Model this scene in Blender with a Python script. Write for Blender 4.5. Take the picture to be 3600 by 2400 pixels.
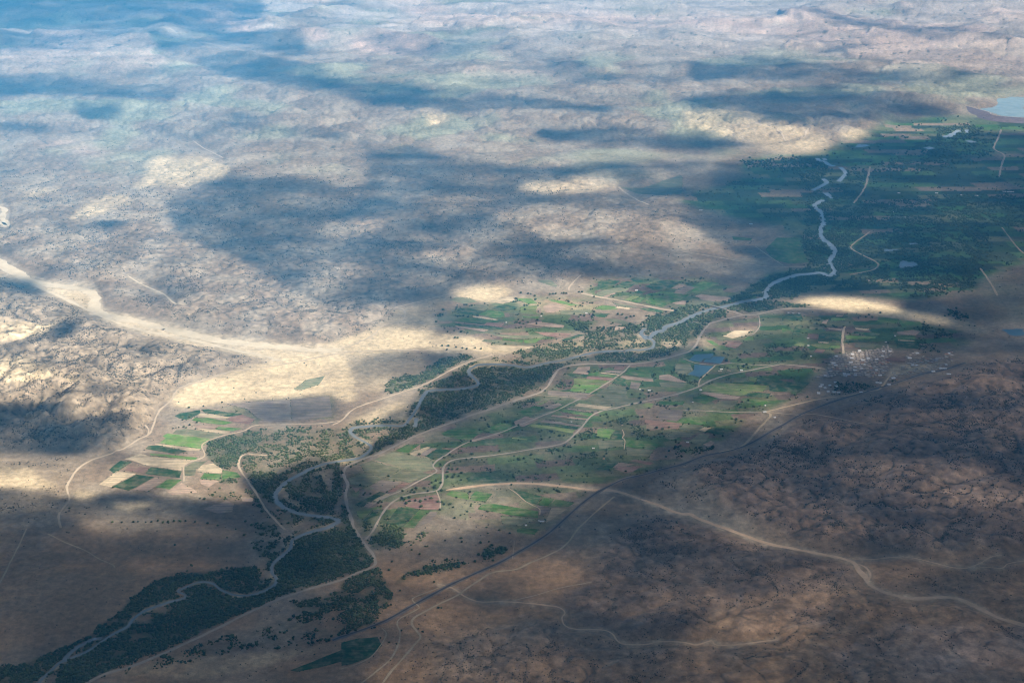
import bpy, bmesh, math, random
import numpy as np
random.seed(7); rng = np.random.default_rng(7)
S = bpy.context.scene
for o in list(bpy.data.objects): bpy.data.objects.remove(o)

# ------------------------------------------------------------------ camera, sky, sun, exposure
ALT, PITCH, FPX = 3500.0, math.radians(21.7), 3231.0       # metres above the valley floor; focal length in px of a 2352 px wide frame
cam = bpy.data.cameras.new('camera'); cam.sensor_fit = 'HORIZONTAL'; cam.sensor_width = 36; cam.lens = FPX * 36 / 2352
cam.clip_start = 5; cam.clip_end = 250000
co = bpy.data.objects.new('camera', cam); S.collection.objects.link(co); S.camera = co
co.location = (0, 0, ALT); co.rotation_euler = (math.radians(90) - PITCH, 0, 0)
SUN_EL, SUN_AZ = math.radians(43), math.radians(128)        # azimuth clockwise from +Y (the view direction)
SUN = np.array([math.sin(SUN_AZ) * math.cos(SUN_EL), math.cos(SUN_AZ) * math.cos(SUN_EL), math.sin(SUN_EL)])
W = bpy.data.worlds.new('World'); S.world = W; W.use_nodes = True
wn = W.node_tree.nodes; wl = W.node_tree.links; wn.clear()
sky = wn.new('ShaderNodeTexSky'); sky.sky_type = 'NISHITA'; sky.sun_disc = False
sky.sun_elevation = SUN_EL; sky.sun_rotation = SUN_AZ; sky.altitude = 1000
bg = wn.new('ShaderNodeBackground'); bg.inputs['Strength'].default_value = 0.05
wo = wn.new('ShaderNodeOutputWorld'); wl.new(sky.outputs[0], bg.inputs[0]); wl.new(bg.outputs[0], wo.inputs[0])
sl = bpy.data.lights.new('sun', 'SUN'); sl.energy = 5.0; sl.angle = math.radians(0.5); sl.color = (1, .915, .78)
so = bpy.data.objects.new('sun', sl); S.collection.objects.link(so)
from mathutils import Vector, Matrix
so.rotation_euler = Vector(SUN).to_track_quat('Z', 'Y').to_euler(); so.location = (0, 0, 9000)
vs = S.view_settings; vs.view_transform = 'Standard'; vs.look = 'None'; vs.gamma = 1; vs.use_curve_mapping = False
vs.exposure = 1.38
S.render.engine = 'CYCLES'
c = S.cycles; c.max_bounces = 4; c.diffuse_bounces = 2; c.glossy_bounces = 1; c.transmission_bounces = 1; c.volume_bounces = 1
c.transparent_max_bounces = 12; c.use_denoising = True; c.denoiser = 'OPENIMAGEDENOISE'; c.denoising_input_passes = 'RGB_ALBEDO_NORMAL'; c.denoising_prefilter = 'ACCURATE'; c.sample_clamp_indirect = 4; c.use_adaptive_sampling = False
c.caustics_reflective = False; c.caustics_refractive = False
c.pixel_filter_type = 'BLACKMAN_HARRIS'; c.filter_width = 1.15
HAZE_DENSITY = 3.9e-5; HAZE_COLOR = (.09, .50, 1.0)

# ------------------------------------------------------------------ survey: picture points to places on the valley floor
ZN = {'V': (0, 0, 1)}
for i in range(9): ZN['t%d' % (i + 1)] = (784 * (i % 3), 522.667 * (i // 3), 3)
for k, x, y in (('A', 300, 1350), ('B', 1500, 960), ('C', 2050, 960), ('D', 1800, 1250), ('E', 1200, 1450), ('F', 1750, 1500), ('G', 2300, 1200), ('H', 2750, 1050)):
    ZN[k] = (x * .653333, y * .653333, 6)
def P(s):                                     # 't7 1,2 3,4 | t8 5,6' -> array of survey points
    out = []
    for chunk in s.split('|'):
        w = chunk.split(); ox, oy, k = ZN[w[0]]
        for p in w[1:]:
            a, b = p.split(','); out.append((ox + float(a) / k, oy + float(b) / k))
    return np.array(out)
sp, cp = math.sin(PITCH), math.cos(PITCH)
def ground(V):                                # survey points -> metres on z = 0
    V = np.asarray(V, float); dx = V[..., 0] - 1176; up = 784 - V[..., 1]
    dy = FPX * cp + up * sp; dz = -FPX * sp + up * cp
    t = ALT / np.maximum(-dz, 60)
    return np.stack([dx * t, dy * t], -1)
def survey(x, y):                             # metres on z = 0 -> survey points
    f = y * cp + ALT * sp; u = y * sp - ALT * cp
    f = np.maximum(f, 1)
    return 1176 + FPX * x / f, 784 - FPX * u / f

# ------------------------------------------------------------------ noise
_perm = np.random.default_rng(3).permutation(4096)
_ga = np.random.default_rng(4).random(4096) * 2 * np.pi
_gx, _gy = np.cos(_ga).astype(np.float32), np.sin(_ga).astype(np.float32)
def gn(x, y, seed=0):
    x = np.asarray(x, np.float64); y = np.asarray(y, np.float64)
    xi = np.floor(x).astype(np.int64); yi = np.floor(y).astype(np.int64)
    xf = (x - xi).astype(np.float32); yf = (y - yi).astype(np.float32)
    u = xf * xf * xf * (xf * (xf * 6 - 15) + 10); v = yf * yf * yf * (yf * (yf * 6 - 15) + 10)
    def g(a, b, fx, fy):
        h = _perm[(_perm[(a + seed * 131) & 4095] + b) & 4095]
        return _gx[h] * fx + _gy[h] * fy
    n0 = g(xi, yi, xf, yf); n1 = g(xi + 1, yi, xf - 1, yf); n2 = g(xi, yi + 1, xf, yf - 1); n3 = g(xi + 1, yi + 1, xf - 1, yf - 1)
    a = n0 + u * (n1 - n0); b = n2 + u * (n3 - n2)
    return (a + v * (b - a)) * 1.5
def fbm(x, y, wl_, octv, seed=0, gain=.5):
    s = 0; a = 1; f = 1 / wl_
    for i in range(octv):
        s = s + a * gn(x * f, y * f, seed + i * 7); a *= gain; f *= 2.03
    return s
def ridged(x, y, wl_, octv, seed=0, gain=.5):
    s = 0; a = 1; f = 1 / wl_; w = 1
    for i in range(octv):
        n = 1 - np.abs(gn(x * f, y * f, seed + i * 7)) * 1.6; n = np.clip(n, 0, 1) ** 2
        s = s + a * n * w; w = np.clip(n * 1.6, 0, 1); a *= gain; f *= 2.03
    return s
def gullies(x, y, wl_, octv, seed):           # 0 in the gully lines, 1 on the rounded backs between them
    s = 0; a = 1; t = 0; f = 1 / wl_; m = 1
    for i in range(octv):
        n = np.clip(np.abs(gn(x * f, y * f, seed + i * 7)) * 2.2, 0, 1) ** .8
        s = s + a * n * m; t += a; m = np.clip(n * 1.8, .25, 1); a *= .5; f *= 2.1
    return s / t
def sstep(a, b, x):
    t = np.clip((x - a) / (b - a), 0, 1); return t * t * (3 - 2 * t)

# ------------------------------------------------------------------ survey maps (2 px cells), margins kept round the frame
MX, MY, CELL = 240, 120, 2.0
RW, RH = int((2352 + 2 * MX) / CELL), int((1568 + 2 * MY) / CELL)
_cx = (np.arange(RW) + .5) * CELL - MX; _cy = (np.arange(RH) + .5) * CELL - MY
def ras(v=0.): return np.full((RH, RW), v, np.float32)
def _extend(p):                               # points on the frame's edge are pulled on into the margin
    p = p.copy()
    p[:, 0] = np.where(p[:, 0] <= 1, p[:, 0] - MX, np.where(p[:, 0] >= 2351, p[:, 0] + MX, p[:, 0]))
    p[:, 1] = np.where(p[:, 1] <= 1, p[:, 1] - MY, np.where(p[:, 1] >= 1566, p[:, 1] + MY, p[:, 1]))
    return p
def fill(m, pts, v, ext=True):
    if ext: pts = _extend(pts)
    x0, y0 = pts.min(0); x1, y1 = pts.max(0)
    i0, i1 = max(0, int((x0 + MX) / CELL)), min(RW, int((x1 + MX) / CELL) + 2)
    j0, j1 = max(0, int((y0 + MY) / CELL)), min(RH, int((y1 + MY) / CELL) + 2)
    if i1 <= i0 or j1 <= j0: return
    X, Y = np.meshgrid(_cx[i0:i1], _cy[j0:j1]); ins = np.zeros(X.shape, bool)
    n = len(pts)
    for k in range(n):
        ax, ay = pts[k]; bx_, by = pts[(k + 1) % n]
        if ay == by: continue
        ins ^= ((ay > Y) != (by > Y)) & (X < (bx_ - ax) * (Y - ay) / (by - ay) + ax)
    m[j0:j1, i0:i1][ins] = v
def line(m, pts, r, v=1.0):                   # keep the larger of m and v within r px of the line
    for k in range(len(pts) - 1):
        a, b = pts[k], pts[k + 1]
        x0, x1 = min(a[0], b[0]) - r, max(a[0], b[0]) + r; y0, y1 = min(a[1], b[1]) - r, max(a[1], b[1]) + r
        i0, i1 = max(0, int((x0 + MX) / CELL)), min(RW, int((x1 + MX) / CELL) + 2)
        j0, j1 = max(0, int((y0 + MY) / CELL)), min(RH, int((y1 + MY) / CELL) + 2)
        if i1 <= i0 or j1 <= j0: continue
        X, Y = np.meshgrid(_cx[i0:i1], _cy[j0:j1]); d = b - a; L = max(1e-6, d @ d)
        t = np.clip(((X - a[0]) * d[0] + (Y - a[1]) * d[1]) / L, 0, 1)
        q = (X - a[0] - t * d[0]) ** 2 + (Y - a[1] - t * d[1]) ** 2
        sub = m[j0:j1, i0:i1]; sub[:] = np.where(q < r * r, np.maximum(sub, v), sub)
def blur(m, r, ry=None):
    def bx1(m, k, ax):
        if k < 1: return m
        m = np.moveaxis(m, ax, 0); p = np.concatenate([np.repeat(m[:1], k, 0), m, np.repeat(m[-1:], k, 0)])
        cs = np.concatenate([np.zeros((1,) + m.shape[1:]), np.cumsum(p, 0, dtype=np.float64)])
        return np.moveaxis(((cs[2 * k + 1:] - cs[:-2 * k - 1]) / (2 * k + 1)).astype(np.float32), 0, ax)
    kx = int(round(r / CELL)); ky = int(round((ry if ry is not None else r) / CELL))
    for _ in range(2): m = bx1(bx1(m, kx, 1), ky, 0)
    return m
def samp(m, vx, vy):
    a = np.clip((vx + MX) / CELL - .5, 0, RW - 1.001); b = np.clip((vy + MY) / CELL - .5, 0, RH - 1.001)
    i = a.astype(int); j = b.astype(int); fa = (a - i).astype(np.float32); fb = (b - j).astype(np.float32)
    return (m[j, i] * (1 - fa) + m[j, i + 1] * fa) * (1 - fb) + (m[j + 1, i] * (1 - fa) + m[j + 1, i + 1] * fa) * fb
def nearest(m, vx, vy):
    return m[np.clip(((vy + MY) / CELL).astype(int), 0, RH - 1), np.clip(((vx + MX) / CELL).astype(int), 0, RW - 1)]

# ------------------------------------------------------------------ survey data: water, roads, washes
RIVER = [  # (points, width m)
 ('t7 230,1600 330,1500 415,1425 475,1400 600,1350 690,1288 790,1225 880,1180 908,1140 940,1108 1000,1070 1090,1035 1180,1005 1262,985 1278,962 1225,935 1262,915 1330,885 1400,870 1470,885 1530,930 1600,957 1680,965 1760,955 1840,925 1895,885 1902,850 1875,810 1870,770 1895,730 1945,690 2000,640 2010,590 2060,558 2150,525 2250,500 2312,470 2335,450 2280,430 2200,420 2120,410 2040,395 1960,360 1910,320 1895,270 1920,230 1980,180 2060,135 2150,90 2250,55 2352,40 | t5 110,1590 160,1565 198,1532 205,1505 160,1475 95,1440 62,1408 75,1382 140,1372 250,1364 350,1364 430,1362 470,1320 510,1265 540,1210 560,1165 590,1130 640,1120 720,1115 810,1112 890,1100 945,1080 935,1055 910,1035 885,1010 875,985 900,965 950,945 1030,940 1120,943 1200,952 1280,962 1350,950 1430,930 1520,915 1600,895 1700,870 1780,856 1870,850 1950,850 | C 560,1075 640,1060 800,1055 950,1030 985,960 930,910 860,880 800,840 820,790 870,770', 34),
 ('C 830,860 900,900 1010,810 1080,800 1110,760 1160,730 1300,690 1450,620 1600,550 1750,500 1850,480 1960,455 2060,430 2200,395 2352,370', 40),
 ('t6 480,503 545,492 575,480 572,440 600,400 650,370 720,345 800,325 880,318 950,312 1010,330 1050,308 1040,280 1010,240 1025,205 1050,180 1045,150 1020,120 985,95 955,60 950,30 | t3 955,1568 968,1540 965,1500 950,1455 | t3 920,1440 912,1412 935,1395 972,1378', 50),
 ('t3 1022,1368 1010,1350 985,1328', 55), ('t3 898,1312 955,1282 992,1258 968,1232', 45), ('t3 1075,1252 1108,1215 1125,1198 1100,1165 1083,1152', 45),
 ('t3 1050,1145 1010,1138 975,1112 940,1110 928,1090', 45), ('t3 985,1105 970,1090', 40), ('t3 1675,1024 1720,1017', 90), ('t3 1795,944 1850,932 1910,898', 80), ('t3 1955,915 1958,895', 45), ('t3 1965,978 2000,972', 90),
 ('t7 440,1420 470,1370 530,1322 645,1265 700,1260', 22), ('t5 505,1372 515,1335 520,1310', 22)]
POOLS = [  # (points, name, label)
 ('C 1450,1200 1540,1122 1795,1106 1800,1130 1745,1178 1665,1180 1625,1222', 'pond', 'blue rectangular pond, uppermost and lightest of the three farm ponds'),
 ('C 1660,1222 1690,1184 1755,1184 1795,1146 1960,1152 1890,1250', 'pond', 'blue pond on the right of the three farm ponds'),
 ('C 1540,1258 1810,1285 1610,1432 1440,1392 1515,1345', 'pond', 'dark blue pond below the embankment track, lowest of the three farm ponds'),
 ('t6 1495,232 1520,226 1560,238 1600,235 1628,262 1560,275 1495,275', 'pond', 'pale pond among the dark groves on the far right'),
 ('t6 1380,152 1480,148 1490,158 1390,163', 'pond', 'thin pale pond in the dark groves left of the larger one'),
 ('t6 1560,108 1620,106 1615,120 1565,120', 'pond', 'small pale pond above the larger pond in the dark groves'),
 ('t6 2200,705 2300,698 2352,700 2352,745 2260,742', 'pond', 'blue pond at the right edge beyond the village'),
 ('t3 1180,995 1230,990 1285,1000 1250,1015 1185,1018', 'pond', 'small pale pond beside the far bright village'),
 ('t3 2352,658 2250,668 2155,676 2150,690 2175,718 2130,738 2040,745 2010,762 2100,775 2200,800 2352,828', 'lake', 'pale blue reservoir lake behind the long dam')]
ROADS = [  # (points, width m, material, name, label)
 ('t7 560,1600 600,1568 700,1515 800,1483 900,1455 1100,1375 1300,1285 1500,1190 1700,1090 1900,1000 2100,930 2352,858 | t8 100,815 190,780 236,745 220,690 170,620 130,570 90,500 62,420 42,350 30,270 45,200 22,150 18,110 42,75 110,42 200,8 | t5 225,1572 300,1540 400,1490 500,1440 600,1400 700,1365 800,1330 900,1290 1000,1260 1100,1225 1200,1190 1300,1160 1380,1130 1425,1090 1455,1040 1490,985 1540,960 1620,945 1750,940 1900,940 2050,935 2200,910 2352,868 | t6 50,850 90,810 115,755 150,700 190,662 260,640 340,620 420,603 500,600 560,588 650,568 760,558 900,562 1100,572', 15, 'road', 'dirt_road', 'pale dirt levee road following the river wood all along the valley'),
 ('t8 165,582 210,530 250,460 290,390 330,340 400,295 500,265 650,245 690,205 700,150 700,100 722,62 780,30 900,15 1050,0 | t5 1060,1566 1200,1545 1350,1520 1450,1505 1540,1480 1600,1430 1660,1370 1720,1300 1790,1265 1900,1240 2050,1205 2200,1175 2352,1135 | t6 100,1100 200,1050 330,1010 480,980 620,953 700,943 900,962 980,975', 12, 'road', 'dirt_road', 'pale valley road running from the lower river fork to the village'),
 ('t8 225,335 300,290 420,240 520,185 620,135 658,108 632,75 650,45 700,8 | t5 722,1566 790,1520 870,1480 1000,1440 1100,1410 1200,1370 1300,1330 1400,1290 1500,1250 1600,1200 1700,1150 1800,1090 1880,1040 1950,990 1990,948', 10, 'road', 'dirt_road', 'straight farm road crossing the middle of the crop fields'),
 ('t8 260,1600 350,1480 430,1390 500,1310 545,1250 520,1210 487,1160 500,1120 570,1080 680,1020 800,965 860,920 950,860 1050,805 1200,785 1300,740 1400,700 1500,650 1570,590 1620,520 1700,440 1800,350 1880,285', 10, 'tan', 'dirt_track', 'tan track curving along the hill side of the railway'),
 ('t8 100,1600 250,1480 340,1400 388,1310 405,1220 385,1160 410,1120 520,1062 535,1042 490,1000 500,980 560,955 700,902', 7, 'tan', 'dirt_track', 'tan looping track at the bottom left of the railway'),
 ('t8 0,1470 100,1440 200,1390 270,1310 310,1230 280,1190', 6, 'tan', 'dirt_track', 'short faint tan track beside the lowest dark field'),
 ('t8 1185,1000 1350,960 1480,920 1600,895 1725,876', 5, 'sandy', 'dirt_track', 'thin pinkish track rising to the foot of the near hills'),
 ('t6 250,1545 380,1520 450,1470 530,1380 605,1295 575,1270', 14, 'tan', 'dirt_road', 'wide tan road bending down from the crossroads below the village'),
 ('t6 575,1268 750,1225 900,1190 1000,1172 1130,1158 1250,1130 1350,1115 1400,1060 1430,1020 1480,980', 12, 'tan', 'dirt_road', 'tan road curving round the foot of the hill below the village'),
 ('t6 0,1258 150,1262 300,1270 450,1272 570,1270', 9, 'road', 'dirt_road', 'pale road leading west from the crossroads below the village'),
 ('t6 575,1270 800,1290 900,1285 1050,1310 1250,1350 1400,1352', 7, 'sandy', 'dirt_track', 'faint track climbing the dark hill right of the crossroads'),
 ('t6 1118,680 1105,730 1102,800 1110,870', 16, 'sandy', 'dirt_road', 'short pale straight road dropping into the village'),
 ('t6 0,900 100,935 225,945 330,935 480,945 620,950', 8, 'road', 'dirt_road', 'pale track passing between the blue farm ponds'),
 ('t6 225,948 160,1010 120,1050 110,1095', 8, 'sandy', 'dirt_track', 'pale track along the right bank of the lowest pond'),
 ('t6 525,605 530,680 490,730 460,745', 8, 'road', 'dirt_track', 'small pale lane bending through the lit fields left of the village'),
 ('t6 0,165 150,190 300,215 450,245 560,265 700,270 840,270', 12, 'sandy', 'dirt_road', 'long pale track crossing the grey plain above the river bend'),
 ('t6 500,130 600,200 690,260', 9, 'sandy', 'dirt_track', 'pale track slanting along the far green field'),
 ('t5 1650,452 1780,480 1900,500 2050,530 2200,560 2290,573', 26, 'sandy', 'dirt_road', 'broad straight pale road ending at the river wood'),
 ('t5 1570,435 1570,415 1605,370 1650,330', 12, 'sandy', 'dirt_road', 'small pale road curling up the plain above the fields'),
 ('t5 1650,452 1730,455', 14, 'sandy', 'dirt_road', 'pale road stub joining the broad straight road'),
 ('t6 190,540 250,555 300,568 355,583 410,600', 12, 'road', 'dirt_road', 'road leading over the river bridge'),
 ('t4 850,1525 950,1462 1030,1420 1060,1350 1100,1260 1180,1190 1205,1140 1250,1100 1380,1060 1560,1000 1750,970 1900,950 2050,925 2200,890 2352,865', 13, 'sandy', 'dirt_road', 'pale winding road at the foot of the left hills'),
 ('t4 1000,1360 1025,1395 1015,1430', 8, 'sandy', 'dirt_track', 'pale loop of track under the left hills'),
 ('t7 420,500 402,420 440,360 478,300 460,220 490,160 540,90 640,30 | t4 760,1560 855,1522', 12, 'sandy', 'dirt_road', 'pale road continuing below the left hills to the dry plain'),
 ('t7 0,880 20,840 60,760 110,660 150,580 182,505', 8, 'tan', 'dirt_track', 'straight faint track at the left edge of the dry plain'),
 ('t7 330,540 450,600 580,652 680,712 770,750 792,775', 6, 'tan', 'dirt_track', 'faint track slanting across the dry plain'),
 ('t4 2352,1330 2200,1350 1900,1357 1760,1362 1680,1400 1550,1430 1430,1470 1392,1505 1410,1560 | t7 1390,20 1280,60 1265,100 1268,180', 9, 'sandy', 'dirt_track', 'pale farm track edging the bright green fields'),
 ('t4 1840,1568 1700,1560 | t7 1720,-10 1665,5 1642,60 1660,110 1700,165 1770,270 1830,370 1900,450 1965,512', 11, 'sandy', 'dirt_road', 'pale road going down past the wood to the river'),
 ('t5 -60,1360 0,1330 60,1270 130,1230 250,1190 400,1140 550,1090 650,1040 760,980 860,935 960,900 1025,882 1020,865 900,850 750,848 400,845 200,850 0,860', 12, 'sandy', 'dirt_road', 'pale straight road beside the upper river wood'),
 ('t5 0,830 100,800 220,740 270,690 330,660 420,640 440,590 420,560 370,552 500,520 700,470 850,430', 12, 'sandy', 'dirt_road', 'pale road winding round the edge of the scrub plain'),
 ('t3 1290,1150 1270,1250 1240,1320 1180,1400', 18, 'sandy', 'dirt_road', 'pale road between the far dark groves'),
 ('t6 1290,30 1180,110 1160,140 1220,180 1330,235 1345,265 1300,295 1150,325', 14, 'tan', 'dirt_road', 'tan road curving through the dark groves'),
 ('t3 2195,895 2170,960 2145,1025 2215,1070 2200,1130 2180,1220', 18, 'sandy', 'dirt_road', 'pale road at the far right below the dam'),
 ('t6 2200,0 2300,130 2352,180', 12, 'tan', 'dirt_track', 'faint track at the right edge of the far plain'),
 ('t6 2050,280 2120,380 2170,470', 14, 'tan', 'dirt_track', 'faint track on the plain right of the groves'),
 ('t3 590,870 650,930 720,985', 26, 'sandy', 'dirt_road', 'wide pale cut on the left of the far lit slope'), ('t3 870,910 830,960 790,985', 22, 'sandy', 'dirt_road', 'pale cut on the right of the far lit slope'),
 ('t2 1910,1290 1960,1330 2040,1380 2120,1420', 20, 'sandy', 'dirt_road', 'pale road bending round the tip of the far green field'),
 ('t8 1150,225 1210,265 1260,310 1320,345 1365,370 1368,410', 5, 'sandy', 'dirt_track', 'thin pale lane winding to the white farmhouse'),
 ('t8 655,245 680,310 680,375', 6, 'sandy', 'dirt_track', 'short pale lane beside the pink orchard'),
 ('t8 1180,715 1190,590 1160,600', 3, 'sandy', 'dirt_track', 'short lane by the tree row'),
 ('D 1520,1020 1545,1090 1520,1130 1555,1170 1545,1290', 5, 'sandy', 'dirt_track', 'thin lane between the two green fields'),
 ('D 330,545 560,560 760,575 930,590', 5, 'sandy', 'dirt_track', 'thin pale lane between the olive fields'),
 ('t1 1330,970 1400,1020 1480,1060 1540,1100', 14, 'sandy', 'dirt_track', 'thin pale track on the far scrub hills'),
]
WASHES = [  # (points, width m, label)
 ('t8 720,240 900,217 1100,197 1300,195 1500,212 1700,237 1850,242 1950,262 2050,300 2150,332 2250,370 2352,405 | t9 50,405 100,430 200,470 300,505 400,545 500,580 600,610 750,640 900,670 1000,690 1100,710 1180,742 1212,790 1260,840 1290,890 1380,940 1480,970 1560,985 1700,982 1800,978 1900,990 2000,1032 2100,1082 2200,1125 2352,1168 2450,1190', 24, 'broad pinkish dry stream bed winding down from the right edge'),
 ('t9 1195,745 1250,765 1285,800 1292,835 1280,870', 9, 'small loop channel of the broad dry stream bed'),
 ('t8 640,880 760,912 850,970 950,1007 1100,1007 1250,1015 1400,1030 1500,1047 1540,1082 1520,1120 1540,1170 1620,1197 1800,1202 1870,1232 1900,1275 1960,1302 2100,1300 2200,1282 2352,1287 | t9 90,1305 150,1290 200,1276 240,1306 400,1300 600,1276 660,1282', 8, 'narrow dry gully snaking across the near hills'),
 ('t9 1175,715 1300,716 1450,702 1550,700 1700,732 1850,770 1950,776 2050,742 2120,702 2200,690', 6, 'thin dry gully at the right above the stream bed bend'),
 ('t9 1950,776 2100,772 2200,776 2240,747 2320,731 2400,725', 5, 'lower branch of the thin dry gully at the right'),
 ('t4 -80,195 0,240 100,300 180,352 300,392 400,400 520,420 620,440 655,485 640,540 700,592 800,620 950,650 1100,690 1250,722 1400,757 1600,787 1800,812 2000,830 2200,845 2352,842', 85, 'wide bright sandy wash crossing the left scrubland'),
 ('t4 -80,250 0,280 100,330 250,402 400,470 550,540 700,610 850,670 1000,712 1200,752 1400,792 1600,842 1800,882 1950,922', 30, 'narrower pale wash below the wide sandy wash'),
 ('t1 0,1420 30,1450 20,1500 50,1560 | t4 0,-40', 50, 'bright sandy bend of a wash at the far left edge'),
 ('t4 880,330 940,370 1020,410 1130,460 1200,520 1290,545', 12, 'thin pale wash on the left scrub slope'),
]
RAIL = 't8 -60,1275 0,1250 150,1200 300,1140 500,1030 700,920 800,870 1000,780 1100,735 1250,650 1350,590 1450,520 1550,430 1650,340 1750,265 1850,210 1950,165 2100,130 2200,100 2352,62 | t9 100,22 | t6 170,1568 350,1530 480,1480 600,1410 700,1355 800,1295 900,1252 1050,1195 1200,1150 1350,1105 1500,1060 1650,1010 1800,980 1950,930'
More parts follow.
